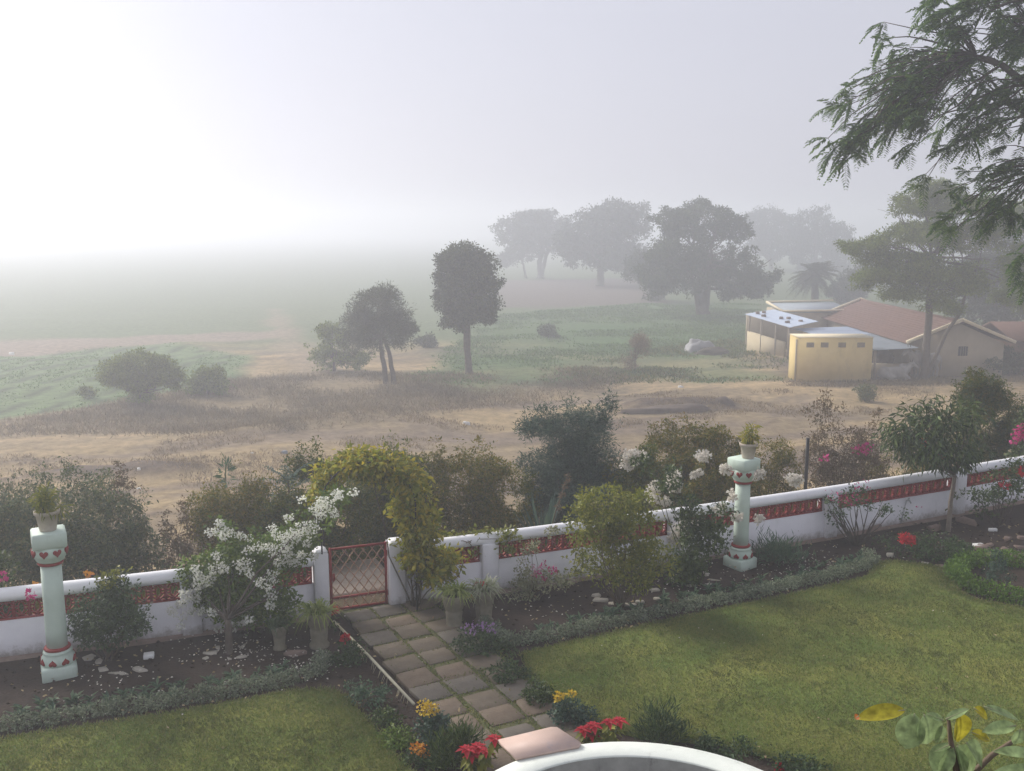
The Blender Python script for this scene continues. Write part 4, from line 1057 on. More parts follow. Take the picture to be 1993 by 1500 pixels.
stones([(1880, 1018, 24, 22), (1820, 1032, 40, 9), (1700, 1030, 30, 12)], 'stone_brown', 'rough brown stone at the wall foot by slim tree', 'stones at wall foot', .09)
stones([(575, 1275, 40, 12)], 'stone_brown', 'flat brown stone between the left urns', 'stones by left urns', .05)
stones([(1960, 1052, 36, 11), (1988, 1048, 22, 9), (1912, 1068, 36, 12), (1955, 1072, 26, 9), (1985, 1066, 26, 11), (1925, 1062, 18, 8), (1980, 1082, 36, 11), (1930, 1082, 26, 9)], 'stone_brown', 'flat brown stepping stone beyond the round hedge', 'stepping stones', .05)
for (px, py, w_, d_, lab, rz) in ((290, 1280, .13, .12, 'white square tile lying by the left rose bush', .3), (1905, 1065, .18, .13, 'white block lying near the stepping stones', .2), (1932, 1034, .15, .06, 'crumpled white paper scrap below the dark shrub', .0)):
    p = G(px, py); mb = MB(); mb.box((p[0], p[1], .03), (w_, d_, .06), rz, .008)
    tag(mb.build('white_tile', 'paper', off=p), lab, 'tile' if 'paper' not in lab else 'paper')
n = 5000; Q = np.c_[RNG.uniform(-7, 11, n), RNG.uniform(9, 18, n)]; Q = Q[Q[:, 1] < wallY(Q[:, 0]) - .12]; Q = Q[~(pip(Q, LAWN_R) | pip(Q, LAWN_L))]; rel = Q - P0; Q = Q[~((np.abs(rel @ PN) < .72) & (rel @ PD > -.2) & (rel @ PD < 5.7))]
n = len(Q); oc = np.array([(1, 0, 0), (0, 1, 0), (-1, 0, 0), (0, -1, 0), (0, 0, .7), (0, 0, -.6)], float)
V = (oc[None] * RNG.uniform(.5, 1.4, (n, 6, 1))) * (RNG.uniform(.008, .032, n) ** 1.0)[:, None, None] + np.c_[Q, np.full(n, .01)][:, None]
F = np.array([(0, 1, 4), (1, 2, 4), (2, 3, 4), (3, 0, 4), (1, 0, 5), (2, 1, 5), (3, 2, 5), (0, 3, 5)])
mb = MB(); mb.add(V.reshape(-1, 3), (np.arange(n)[:, None, None] * 6 + F[None]).reshape(-1, 3)); tag(mb.build('soil_clods', 'soil'), 'dark clods of loose garden soil in the beds', 'soil', kind='stuff')
petal = []
for (px, py, rx, ry, n) in ((480, 1270, 140, 45, 260), (600, 1290, 80, 30, 120), (740, 1215, 70, 30, 30), (800, 1260, 90, 60, 26), (1340, 1130, 110, 40, 170), (1500, 1120, 90, 30, 110), (1600, 1100, 80, 30, 150), (1050, 1190, 100, 30, 50), (250, 1330, 220, 50, 110), (1800, 1060, 140, 40, 60), (1400, 1180, 500, 100, 60)):
    for k in range(n * 2 // 3): petal.append(G(px + random.gauss(0, .5) * rx, py + random.gauss(0, .5) * ry))
petal = np.array(petal); petal = petal[petal[:, 1] < wallY(petal[:, 0]) - .15]; n = len(petal)
mb = MB(); mb.leaves(petal + np.c_[np.zeros((n, 2)), np.where(pip(petal, LAWN_R) | pip(petal, LAWN_L), .06, .055)], unit(np.c_[RNG.normal(size=(n, 2)), RNG.normal(0, .15, n)]), unit(np.c_[RNG.normal(0, .3, (n, 2)), np.ones(n)]), RNG.uniform(.015, .04, n), .024)
tag(mb.build('fallen_petals', 'fl_blush'), 'pale fallen petals scattered over soil, path and lawn', 'petals', kind='stuff')
n = 1800; Q = np.c_[RNG.uniform(-7, 11, n), RNG.uniform(9, 18, n)]; Q = Q[Q[:, 1] < wallY(Q[:, 0]) - .15]; Q = Q[~(pip(Q, LAWN_R) | pip(Q, LAWN_L)) | (RNG.random(len(Q)) < .06)]; n = len(Q)
mb = MB(); mb.leaves(np.c_[Q, np.full(n, .052)], unit(np.c_[RNG.normal(size=(n, 2)), RNG.normal(0, .2, n)]), unit(np.c_[RNG.normal(0, .4, (n, 2)), np.ones(n)]), RNG.uniform(.03, .07, n), .03)
tag(mb.build('fallen_leaves', 'lf_fallen'), 'dry brown leaves littering the flower beds', 'leaves', kind='stuff')
a_, b_ = G(650, 1222), G(806, 1386); mb = MB(); mb.tube([a_ + [0, 0, .10], (a_ + b_) / 2 + [0.01, 0, .11], b_ + [0, 0, .10]], .018, 8)
for k in range(26):
    q = a_ + (b_ - a_) * random.uniform(.1, .98); mb.tube([q + [0, 0, .10], q + [random.uniform(-.05, -.01), random.uniform(-.03, .0), .0]], .003, 3)
tag(mb.build('edging_pole', 'bamboo', off=a_), 'pale bamboo pole edging the left side of the path', 'pole')
p = G(1752, 1022); q = AT(1764, 974, p[1]); t_ = thing('garden_tap', 'thin grey standpipe tap in front of the wall', 'tap', p)
mb = MB(); mb.tube([p - [0, 0, .03], q], .012, 8); mb.build('pipe', 'pipe_grey', t_)
mb = MB(); mb.tube([q, q + [.06, 0, .0], q + [.09, 0, -.05]], .014, 8); mb.build('spout', 'pipe_grey', t_)
mb = MB(); mb.bar(q + [.02, 0, .02], q + [.06, 0, .045], .012, .03); mb.build('handle', 'pipe_grey', t_)

# ------------------------------------------------------------------ round basin and marble slab
BC = (G(1212, 1442, .55)[0], G(1212, 1442, .55)[1] - 1.75)
t_ = thing('basin', 'white round basin with weathered inner wall at bottom edge', 'basin', (*BC, 0))
mb = MB(); mb.lathe([(1.49, -.1), (1.72, -.1), (1.72, .44), (1.75, .46), (1.755, .53), (1.74, .55), (1.50, .55), (1.49, .54)], (*BC, 0), 96, ring=True); mb.build('rim', 'basin_white', t_, False)
mb = MB(); n = 72; a = np.arange(n) * 2 * math.pi / n
V = np.concatenate([np.stack([BC[0] + 1.484 * np.cos(a), BC[1] + 1.484 * np.sin(a), np.full(n, z)], 1) for z in (.535, .18)])
mb.add(V, [(j + n, (j + 1) % n + n, (j + 1) % n, j) for j in range(n)]); mb.build('inner_wall', 'basin_inner', t_, True)
mb = MB(); mb.lathe([(.02, .15), (1.47, .15), (1.47, .18), (.02, .18)], (*BC, 0), 48); mb.build('basin_floor', 'basin_floor', t_)
ms = [G(*q, .553)[:2] for q in ((968, 1445), (1072, 1420), (1084, 1420), (1130, 1450), (1127, 1456), (1004, 1480))]
mb = MB(); mb.prism([tuple(q) for q in ms][::-1], .553, .583); c_ = np.mean(ms, 0)
o = mb.build('marble_slab', 'marble_pink', off=(c_[0], c_[1], .553)); tag(o, 'pinkish marble slab with grey veins lying on the basin rim', 'slab')

# ------------------------------------------------------------------ big leaves of a young tree close to the camera
def big_leaf(mb, b, d, nrm, L, W, curl=.25):
    b = np.asarray(b, float); d = np.asarray(d, float) / np.linalg.norm(d); nrm = np.asarray(nrm, float)
    s = np.cross(d, nrm); s /= np.linalg.norm(s); u = np.cross(s, d)
    prof = [(0, .03), (.12, .32), (.3, .48), (.5, .5), (.7, .42), (.86, .25), (1, .01)]
    V = []
    for (q, w) in prof:
        c = b + d * L * q - u * L * curl * q * q
        V += [c - s * W * w + u * W * w * .38, c, c + s * W * w + u * W * w * .38]
    F = []
    for i in range(len(prof) - 1):
        F += [(3 * i, 3 * i + 1, 3 * i + 4, 3 * i + 3), (3 * i + 1, 3 * i + 2, 3 * i + 5, 3 * i + 4)]
    mb.add(V, F)
YN = 2.75
base = np.array([1.62, 2.9, 0.0])
t_ = thing('young_tree', 'young tree with big pale green leaves close to camera', 'young tree', base)
tip = AT(1850, 1440, YN); tip2 = AT(1975, 1440, YN + .1)
mb = MB(); mb.tube([base - [0, 0, .05], base + [-.05, 0, 1.6], base + [-.12, -.05, 3.2], AT(1868, 1530, YN), AT(1850, 1440, YN), AT(1846, 1398, YN)], [.035, .032, .024, .012, .008, .005], 8)
mb.tube([AT(1868, 1530, YN), AT(1930, 1470, YN + .05), tip2, AT(1990, 1420, YN + .1)], [.011, .009, .007, .004], 6); mb.build('trunk', 'twig', t_)
def leafpx(b, t, w, mat, nz=(.1, -.6, .8), curl=.15, yo=0.0):
    a = AT(b[0], b[1], YN); c = AT(t[0], t[1], YN + yo); d = c - a; L_ = np.linalg.norm(d)
    m_ = MB(); big_leaf(m_, a, d, nz, L_, w * YN / FPX * 1.15, curl); o = m_.build('leaf', mat, t_, True)
    sm = o.modifiers.new('s', 'SUBSURF'); sm.levels = sm.render_levels = 1
    nz_ = np.asarray(nz, float); s_ = np.cross(d / L_, nz_); s_ /= np.linalg.norm(s_); u_ = np.cross(s_, d / L_)
    r_ = MB(); r_.tube([a + d * q - u_ * L_ * curl * q * q + u_ * .001 for q in (0, .3, .6, .95)], [.0022, .0016, .0012, .0006], 5); r_.build('midrib', 'lf_variegated', o)
    return o
leafpx((1762, 1382), (1666, 1394), 34, 'lf_big_yellow', (.1, -.5, .9), .1)
leafpx((1780, 1388), (1762, 1462), 52, 'lf_big', (-.3, -.8, .4))
leafpx((1798, 1390), (1812, 1452), 56, 'lf_big', (.1, -.9, .4))
leafpx((1836, 1402), (1804, 1388), 16, 'lf_big', (.0, -.6, .9), .1)
leafpx((1840, 1400), (1886, 1378), 16, 'lf_big', (-.2, -.6, .9), .05)
leafpx((1866, 1388), (1872, 1448), 46, 'lf_big_yellow', (.3, -.8, .4))
leafpx((1832, 1410), (1826, 1450), 24, 'lf_big', (.2, -.8, .4))
leafpx((1852, 1448), (1815, 1505), 46, 'lf_big', (-.4, -.7, .6))
leafpx((1856, 1450), (1848, 1530), 56, 'lf_big', (.0, -.8, .6))
leafpx((1862, 1452), (1900, 1520), 60, 'lf_big', (.4, -.7, .6))
leafpx((1880, 1445), (1920, 1490), 46, 'lf_big', (.5, -.6, .7))
leafpx((1852, 1448), (1818, 1462), 14, 'lf_big', (.0, -.5, .9), .05)
leafpx((1915, 1375), (1988, 1398), 18, 'lf_big', (.1, -.5, .9), .1)
leafpx((1978, 1412), (1912, 1422), 26, 'lf_big', (.1, -.6, .8), .1)
leafpx((1985, 1418), (1975, 1450), 30, 'lf_big', (.2, -.8, .5), .1)
leafpx((2020, 1470), (1936, 1458), 24, 'lf_big', (.0, -.5, .9), .1)
leafpx((2030, 1500), (1925, 1505), 30, 'lf_big', (.0, -.5, .9), .1)
leafpx((1895, 1378), (1925, 1398), 22, 'lf_big_yellow', (.1, -.6, .8), .1)
leafpx((1890, 1425), (1930, 1440), 22, 'lf_big_yellow', (.1, -.6, .8), .1)
leafpx((1672, 1393), (1664, 1398), 12, 'lf_orange_tip', (.1, -.5, .9), .1)

# ------------------------------------------------------------------ shrubs growing on the bank behind the wall
def hedge(name, lab, Y, L, n, size, leaf, **kw):
    L3 = clump_px(L, Y, kw.pop('dr', .8))
    cx = float(np.mean([q[0] for q in L3])); zb = tz(cx, Y)
    lo_ = min(q[2] - q[5] for q in L3)
    ext = lumpy(L3, 4, .9)
    if lo_ > zb + .15 and kw.pop('skirt', True):
        for q in L3[:3]:
            zt = q[2] - q[5] * .6; h = (zt - zb) / 2 + .1
            if h > .2: ext.append((q[0], q[1], zb + h, q[3] * .8, q[4] * .8, h))
    kw.pop('skirt', None)
    for q in L3:
        for k in range(7):
            a = random.uniform(0, 6.28); r = random.uniform(.1, .95); hh = random.uniform(.12, .3)
            ext.append((q[0] + q[3] * r * math.cos(a), q[1] + q[4] * r * math.sin(a), q[2] + q[5] * math.sqrt(max(0, 1 - r * r)) * .9 + hh * .4, .05, .05, hh))
    kw.setdefault('stems', 16); kw.setdefault('srad', .016); kw.setdefault('gap', .36); kw.setdefault('gscale', 2.0)
    return plant(name, lab, kw.pop('cat', 'shrub'), (cx, Y, zb - .03), ext, int(n * 2.6), size * .8, leaf, group='shrubs on the bank behind the wall', **kw)
hedge('hedge_shrub', 'broad grey green shrub behind the left column', 14.8, [(110, 1000, 120, 80), (30, 1010, 90, 70), (200, 1020, 90, 75), (270, 1080, 60, 60), (120, 1070, 130, 60)], 14000, .085, 'lf_hedge_grey', width=.38, droop=.3)
hedge('dry_shrub', 'thin brown withered shrub between two leafy shrubs', 15.2, [(330, 1075, 44, 50), (360, 1040, 30, 40), (225, 945, 34, 14)], 1300, .07, 'lf_dry', stems=40, srad=.008, gap=.3)
hedge('hedge_shrub', 'brownish olive shrub left of the white bougainvillea', 15.6, [(450, 985, 75, 50), (410, 1010, 50, 50), (500, 1000, 60, 60), (460, 1050, 80, 50)], 8500, .075, 'lf_hedge_olive', width=.4)
hedge('hedge_shrub', 'dark leafy shrub rising behind the arch on the left', 16.2, [(610, 940, 50, 46), (570, 960, 44, 50), (630, 1000, 60, 60), (680, 1010, 60, 60)], 7000, .085, 'lf_hedge', width=.42)
hedge('hedge_shrub', 'dark shrub seen through the arch opening', 16.9, [(720, 950, 70, 60), (770, 920, 70, 50), (700, 1010, 70, 60), (790, 990, 60, 70)], 8500, .085, 'lf_hedge', width=.42)
hedge('hedge_shrub', 'olive shrub behind the wall right of the arch', 17.0, [(850, 950, 70, 62), (930, 930, 70, 55), (970, 960, 60, 60), (890, 990, 90, 55), (960, 1010, 80, 40)], 11000, .08, 'lf_hedge_olive', width=.4)
hedge('thorn_bush', 'tall blue green spiky bush behind the wall', 17.6, [(1120, 850, 80, 50), (1080, 890, 66, 60), (1160, 890, 62, 60), (1190, 830, 26, 44), (1110, 950, 90, 60), (1050, 830, 36, 14)], 12000, .11, 'lf_hedge_blue', width=.22, outw=.9, stems=26)
hedge('hedge_shrub', 'rounded olive shrub behind the cream white roses', 18.4, [(1340, 870, 78, 46), (1290, 890, 50, 40), (1400, 880, 44, 40), (1340, 930, 90, 44)], 9000, .085, 'lf_hedge_olive', width=.42)
hedge('hedge_shrub', 'sparse yellow brown shrub right of the pillar pot', 18.8, [(1490, 890, 50, 46), (1530, 920, 36, 44), (1460, 930, 44, 40)], 3200, .08, 'lf_hedge_olive', width=.35, stems=30, srad=.009, gap=.42)
hedge('dry_shrub', 'sparse dry brown bush with pink flowers behind the wall', 19.4, [(1630, 860, 56, 50), (1680, 890, 50, 50), (1600, 810, 40, 30), (1650, 920, 70, 40), (1590, 890, 30, 40), (1700, 840, 30, 34)], 3400, .085, 'lf_dry', width=.35, stems=70, srad=.009, gap=.40, flowers=[(clump_px([(1675, 875, 18, 8), (1605, 892, 12, 6), (1690, 868, 10, 5)], 18.9, .5), 'fl_magenta', .06, 80)])
hedge('hedge_shrub', 'dry undergrowth between the pink flowered bush and slim tree', 19.8, [(1760, 915, 60, 40), (1720, 930, 40, 34), (1810, 920, 40, 34)], 2600, .09, 'lf_hedge_olive', width=.3, stems=40, srad=.008, gap=.4)
hedge('hedge_shrub', 'dark green round shrub behind the slim tree at right', 21.2, [(1930, 810, 50, 60), (1900, 790, 40, 40), (1955, 850, 40, 60), (1910, 870, 50, 60), (1900, 760, 26, 20)], 8500, .10, 'lf_hedge', width=.35)
hedge('bougainvillea', 'magenta bougainvillea at the right picture edge', 20.0, [(2010, 860, 40, 50), (1990, 885, 24, 30)], 1800, .09, 'lf_deep', flowers=[(clump_px([(1985, 846, 14, 12), (1998, 836, 14, 14), (1975, 856, 8, 6)], 19.7), 'fl_magenta', .06, 200)])
hedge('hedge_shrub', 'dark filler shrub between the spiky bush and olive shrub', 17.4, [(1225, 945, 50, 46), (1250, 920, 40, 36), (1020, 975, 40, 44)], 5000, .085, 'lf_hedge', width=.42)
hedge('hedge_shrub', 'low green shrub behind the wall below the sapling fronds', 15.4, [(560, 1010, 50, 46), (530, 1040, 44, 40), (590, 1050, 40, 40)], 5000, .08, 'lf_hedge', width=.42)
hedge('hedge_shrub', 'low green shrub behind the right column shaft', 17.6, [(1420, 945, 50, 36), (1380, 955, 44, 30), (1470, 960, 36, 26)], 4500, .08, 'lf_hedge_olive', width=.4)
# fern leaved sapling with pinnate fronds
def frond(mb, b, d, L, pairs, ll, lw, sag=.25):
    d = d / np.linalg.norm(d); s = np.cross(d, [0, 0, 1.0]); s /= np.linalg.norm(s) + 1e-9
    u = np.linspace(.12, 1, pairs)[:, None]
    P = b + d * L * u + np.array([0, 0, -1]) * sag * L * u * u
    mb.tube(np.concatenate([[b], P[::max(1, pairs // 4)]]), .004 * L / .4, 3, False)
    env = (np.sin(np.pi * (u[:, 0] * .8 + .15)) * .8 + .25)
    for sg in (-1, 1):
        dd = unit(np.repeat((s * sg)[None], pairs, 0) + d * .45 + RNG.normal(0, .12, (pairs, 3)) + np.array([0, 0, -.25]))
        mb.leaves(P, dd, np.repeat(np.array([[0, 0, 1.0]]), pairs, 0) + RNG.normal(0, .15, (pairs, 3)), ll * env, lw, .1, .1)
    return P[-1]
b_ = np.array([AT(560, 900, 15.9)[0], 15.9, 0]); b_[2] = tz(b_[0], b_[1])
t_ = thing('feather_leaf_sapling', 'sapling with long pinnate fronds left of the arch top', 'sapling', b_, 'shrubs on the bank behind the wall')
mb = MB(); top = AT(560, 935, 15.9); mb.tube(curve_pts(b_ - [0, 0, .05], top, 6, .03), np.linspace(.03, .015, 6), 6); mb.build('trunk', 'twig', t_)
mb = MB()
for k in range(26):
    a = random.uniform(0, 6.28); frond(mb, top + [0, 0, random.uniform(-.5, .05)], np.array([math.cos(a), math.sin(a) * .8, random.uniform(.3, 1.3)]), random.uniform(.4, .62), 10, .11, .035)
mb.build('foliage', 'lf_hedge_blue', t_)
p = np.array([*AT(440, 935, 15.9)[:2], 0]); p[2] = tz(p[0], p[1]); c = AT(440, 915, 15.9)
t_ = thing('weed_stalk', 'single tall pale leafy stalk left of the arch', 'plant', p)
mb = MB(); mb.tube(curve_pts(p - [0, 0, .05], c + [0, 0, .1], 5, .02), .012, 5); mb.build('stem', 'green_stem', t_)
mb = MB(); foliage(mb, [(c[0], c[1], c[2] - .05, .08, .08, .22)], 60, .14, .25, droop=-.4, outw=.9); mb.build('foliage', 'lf_seedling', t_)
# dry agave with its flower stalk
p, _ = wpt(.95, -1.1); p = np.array([p[0], p[1], tz(*p)])
t_ = thing('agave', 'grey green agave with dry brown flower stalk behind wall', 'agave', p)
mb = MB(); blades(mb, p + [0, 0, .1], 26, 1.25, .10, .55, 1.1, .12, 4); mb.build('foliage', 'lf_hedge_blue', t_)
top = AT(1107, 920, p[1]); mb = MB(); mb.tube(curve_pts(p, top, 6, .02), np.linspace(.022, .006, 6), 6)
mb.build('stalk', 'twig', t_); 
for u in (.62, .75, .86, .95):
    mb = MB(); foliage(mb, [(*(p + (top - p) * u), .035, .035, .05)], 32, .06, .4); mb.build('seed_head', 'lf_dry', t_)
# black post
p = np.array([*AT(1569, 950, 18.0)[:2], 0]); p[2] = tz(p[0], p[1]); top = AT(1571, 852, 18.0)
mb = MB(); mb.box(((p[0] + top[0]) / 2, p[1], (p[2] - .2 + top[2]) / 2), (.055, .055, top[2] - p[2] + .2), .1, .006)
tag(mb.build('fence_post', 'black_iron', off=p), 'plain black upright post behind the wall', 'post')
mb = MB(); cc = []
for (px, py, Y, r) in ((95, 1128, 13.2, .05), (70, 1140, 13.2, .04), (172, 1116, 13.3, .05)):
    cc.append((*AT(px, py, Y), r, r, r * .7))
pz = np.array([cc[0][0], cc[0][1], tz(cc[0][0], cc[0][1])])
t_ = thing('canna', 'thin plant with orange flowers peeping over the left wall', 'flower', pz)
for q in cc:
    mb = MB(); foliage(mb, [q], 36, .05, .8); mb.build('bloom', 'fl_orange', t_)
mb = MB()
for q in cc: mb.tube(curve_pts(pz, q[:3], 5, .04), .006, 4)
foliage(mb, [(q[0], q[1], q[2] - .2, .1, .1, .2) for q in cc], 60, .12, .3); mb.build('stem', 'lf_hedge', t_)
# ------------------------------------------------------------------ field trees
def tree(name, lab, gpx, L, n, size, leaf, trunk_r, group=None, Y=None, dr=.9, forks=None, gap=.36, gscale=.8, shell=.45, limbs=14, bark='bark', width=.55, cat='tree', trunkpts=None, outw=.5, droop=.1):
    b_ = FG(*gpx) if Y is None else None
    if b_ is None:
        b_ = AT(gpx[0], gpx[1], Y); b_[2] = tz(b_[0], b_[1])
    L3 = clump_px(L, b_[1], dr); n = int(n * 3.4); size = size * .66
    t_ = thing(name, lab, cat, b_, group)
    fb = MB(); P = foliage(fb, lumpy(L3, 6, .84), n, size, width, shell, gap, gscale, outw, droop, per=22)
    sb = MB(); s = b_[1] / FPX
    starts = trunkpts or [(gpx[0], forks[0], forks[1])] if forks or trunkpts else None
    C = np.array(L3)
    if trunkpts:
        tops = []
        for pts, r in trunkpts:
            q = np.array([AT(px, py, b_[1] + random.uniform(-.2, .2)) for px, py in pts]); q[0][2] = b_[2] - .2
            q = np.stack([np.interp(np.linspace(0, 1, 10), np.linspace(0, 1, len(q)), q[:, i]) for i in range(3)], 1)
            q[1:-1] += RNG.normal(0, r * .12, (8, 3))
            rr = np.linspace(r, r * .62, 10); rr[0] *= 1.35
            sb.tube(q, rr, 9); tops.append((q[-1], r * .62))
    else:
        fk = AT(forks[0], forks[1], b_[1]); q = curve_pts(b_ - [0, 0, .2], fk, 8, .04)
        rr = np.linspace(trunk_r, trunk_r * .7, 8); rr[0] *= 1.4
        sb.tube(q, rr, 9); tops = [(fk, trunk_r * .7)]
    for i in range(limbs):
        o, r = tops[i % len(tops)]
        c = C[i % len(C)]; tgt = c[:3] + rand_dir(1)[0] * c[3:6] * .55
        q = curve_pts(o, tgt, 8, .10, .15 * size); sb.tube(q, np.linspace(r * .6, r * .1, 8), 6)
        for k in range(3):
            st = q[random.randint(3, 6)]; sb.tube(curve_pts(st, st + (tgt - o) * .16 + RNG.normal(0, .06, 3) * np.linalg.norm(tgt - o), 5, .1), np.linspace(r * .22, r * .05, 5), 4)
    sb.build('trunk', bark, t_); fb.build('crown', leaf, t_)
    return t_
tree('thorn_tree', 'mid sized thorn tree with two leaning trunks in the field', (752, 746), [(735, 600, 48, 46), (700, 635, 44, 40), (770, 630, 40, 44), (735, 650, 66, 36), (690, 665, 30, 26), (785, 625, 26, 24), (745, 575, 30, 22)], 9000, .26, 'lf_acacia', .17, width=.2, outw=1.1, droop=-.2, gap=.36, gscale=1.3, trunkpts=[([(752, 746), (746, 700), (738, 655)], .16), ([(768, 743), (758, 690), (745, 650)], .14)])
tree('broadleaf_tree', 'tall dense dark tree with straight trunk in the field', (912, 727), [(905, 510, 50, 40), (885, 530, 42, 44), (935, 530, 42, 42), (905, 565, 56, 46), (950, 580, 28, 34), (870, 575, 24, 30), (955, 545, 26, 18), (890, 610, 34, 28), (935, 612, 34, 24)], 15000, .25, 'lf_tree_mid', .25, width=.5, gap=.37, gscale=1.1, trunkpts=[([(914, 727), (910, 690), (906, 650), (904, 610)], .22), ([(912, 660), (912, 625), (915, 600)], .1)])
tree('low_tree', 'small umbrella shaped tree at the crop field edge', (272, 788), [(270, 705, 48, 22), (225, 730, 34, 22), (320, 725, 32, 24), (270, 735, 50, 26), (340, 742, 16, 14), (270, 765, 22, 20)], 6500, .22, 'lf_open', .12, forks=(272, 765), gap=.36, gscale=1.3, width=.4)
tree('low_tree', 'pale green bush tree beside the umbrella shaped one', (405, 768), [(405, 735, 30, 20), (390, 750, 26, 18), (425, 748, 22, 16)], 2200, .2, 'lf_open', .07, forks=(405, 758), limbs=8, cat='bush')
tree('bush', 'bushy tree hidden behind the leaning thorn tree', (650, 722), [(650, 670, 36, 34), (635, 640, 26, 16), (680, 700, 40, 20), (640, 700, 34, 22)], 2000, .24, 'lf_open', .09, forks=(650, 700), limbs=10, gap=.42)
tree('bush', 'thin dark thorny bush in the middle of the green field', (1236, 722), [(1236, 680, 30, 26), (1245, 665, 20, 14), (1230, 705, 18, 14)], 900, .24, 'lf_scrub', .06, forks=(1236, 700), limbs=26, width=.2, gap=.4)
tree('bush', 'small round bush on the field bank behind dense tree', (1067, 656), [(1067, 643, 20, 11)], 700, .25, 'lf_tree_mid', .05, forks=(1067, 650), limbs=6)
tree('bush', 'low dark bush right of the thorn tree foot', (828, 676), [(828, 664, 18, 9)], 500, .25, 'lf_tree_mid', .05, forks=(828, 670), limbs=6)
tree('bush', 'small dry bush on the dirt before the yellow block', (1684, 782), [(1684, 762, 16, 14), (1690, 770, 14, 10)], 700, .14, 'lf_hedge', .04, forks=(1684, 775), limbs=12)
tree('bush', 'tiny scraggy bush at the crop field corner', (165, 775), [(168, 762, 10, 8)], 200, .2, 'lf_open', .03, forks=(165, 768), limbs=4)
G2 = 'large trees in the mist'
tree('spreading_tree', 'leftmost misty tree with an open forked trunk', (1052, 541), [(1030, 440, 50, 30), (995, 455, 34, 34), (1065, 445, 42, 32), (1005, 485, 42, 28), (1060, 475, 40, 26), (985, 500, 22, 18), (1040, 425, 40, 14)], 8500, .55, 'lf_tree_far', .55, G2, trunkpts=[([(1052, 541), (1051, 520), (1052, 500)], .6), ([(1053, 522), (1062, 500), (1072, 480)], .35), ([(1024, 541), (1020, 520), (1015, 505)], .22)], gscale=.45)
tree('spreading_tree', 'tall rounded misty tree second from left', (1168, 556), [(1190, 440, 66, 48), (1140, 450, 50, 44), (1220, 430, 40, 36), (1175, 490, 80, 40), (1110, 490, 34, 34), (1230, 500, 50, 36), (1190, 410, 46, 22)], 12000, .55, 'lf_tree_far', .6, G2, forks=(1168, 520), gscale=.45)
tree('spreading_tree', 'biggest spreading tree with domed crown and stout trunk', (1371, 612), [(1375, 425, 66, 32), (1310, 430, 36, 24), (1430, 440, 36, 30), (1330, 480, 66, 44), (1400, 490, 62, 44), (1455, 500, 44, 44), (1290, 530, 50, 40), (1345, 540, 60, 34), (1430, 545, 52, 34), (1490, 530, 30, 32), (1275, 560, 30, 22), (1470, 560, 34, 20)], 20000, .34, 'lf_tree_mid', .5, G2, trunkpts=[([(1371, 612), (1368, 585), (1362, 560)], .55), ([(1370, 590), (1378, 560), (1390, 520)], .35), ([(1366, 580), (1350, 550), (1340, 520)], .3)], gscale=.55, gap=.4, limbs=24)
tree('spreading_tree', 'hazy tree behind the biggest one on its right', (1500, 560), [(1490, 430, 46, 30), (1510, 470, 50, 40), (1470, 450, 30, 30)], 5000, .6, 'lf_tree_far', .5, G2, Y=190, forks=(1500, 510), gscale=.3)
tree('spreading_tree', 'hazy wide tree above the palm', (1585, 560), [(1580, 440, 50, 36), (1615, 470, 46, 34), (1550, 480, 46, 36), (1640, 470, 26, 26), (1590, 500, 60, 34)], 7000, .6, 'lf_tree_far', .5, G2, Y=180, forks=(1585, 515), gscale=.3)
tree('bush', 'hazy thicket left of the biggest spreading tree', (1275, 585), [(1265, 540, 36, 40), (1240, 520, 26, 36)], 3500, .4, 'lf_tree_far', .2, forks=(1270, 565), gscale=.6, limbs=8)
tree('bush', 'hazy thicket behind the palm', (1660, 590), [(1665, 550, 34, 32), (1640, 565, 24, 20)], 3500, .4, 'lf_tree_far', .2, forks=(1660, 575), gscale=.6, limbs=8)
tree('spreading_tree', 'dark misty tree behind the farmhouse at far right', (1960, 620), [(1950, 560, 80, 60), (1900, 600, 50, 50), (1990, 500, 60, 60), (1960, 630, 70, 40), (1900, 530, 40, 40)], 9000, .34, 'lf_tree_far', .35, G2, Y=74, forks=(1960, 600), gscale=.6)
tree('bush', 'dark bush growing against the farmhouse gable wall', (1945, 728), [(1930, 708, 44, 18), (1975, 700, 34, 26), (1900, 716, 24, 12)], 2200, .22, 'lf_tree_mid', .06, forks=(1945, 718), limbs=8)
tree('open_tree', 'airy layered tree standing beside the farmhouse', (1800, 738), [(1790, 455, 76, 26), (1720, 480, 52, 22), (1850, 400, 70, 24), (1760, 400, 40, 20), (1740, 530, 66, 20), (1870, 460, 60, 26), (1930, 440, 50, 22), (1700, 500, 44, 16), (1800, 520, 66, 24), (1810, 370, 50, 16), (1760, 570, 52, 14), (1870, 540, 60, 26), (1970, 420, 50, 24), (1985, 560, 40, 50), (1690, 540, 40, 18), (1660, 480, 26, 14), (1900, 400, 50, 20), (1830, 590, 46, 18), (1950, 500, 50, 28)], 24000, .26, 'lf_open', .2, None, gap=.34, gscale=1.0, shell=.8, limbs=34, width=.35, trunkpts=[([(1797, 738), (1802, 690), (1806, 640), (1810, 560), (1812, 500)], .24), ([(1803, 668), (1840, 650), (1868, 610), (1880, 570)], .11)])
# date palm
b_ = FG(1586, 596); top = AT(1586, 532, b_[1]); t_ = thing('date_palm', 'date palm with a shaggy round crown in the mist', 'palm', b_)
mb = MB(); mb.tube(curve_pts(b_ - [0, 0, .2], top, 8, .01), np.linspace(.42, .32, 8), 9); mb.build('trunk', 'bark', t_)
mb = MB()
for k in range(64):
    a = random.uniform(0, 6.28); e = random.uniform(-.7, 1.5)
    frond(mb, top, np.array([math.cos(a), math.sin(a), e]), random.uniform(2.4, 3.1), 24, .6, .11, .38)
mb.build('crown', 'lf_palm', t_)

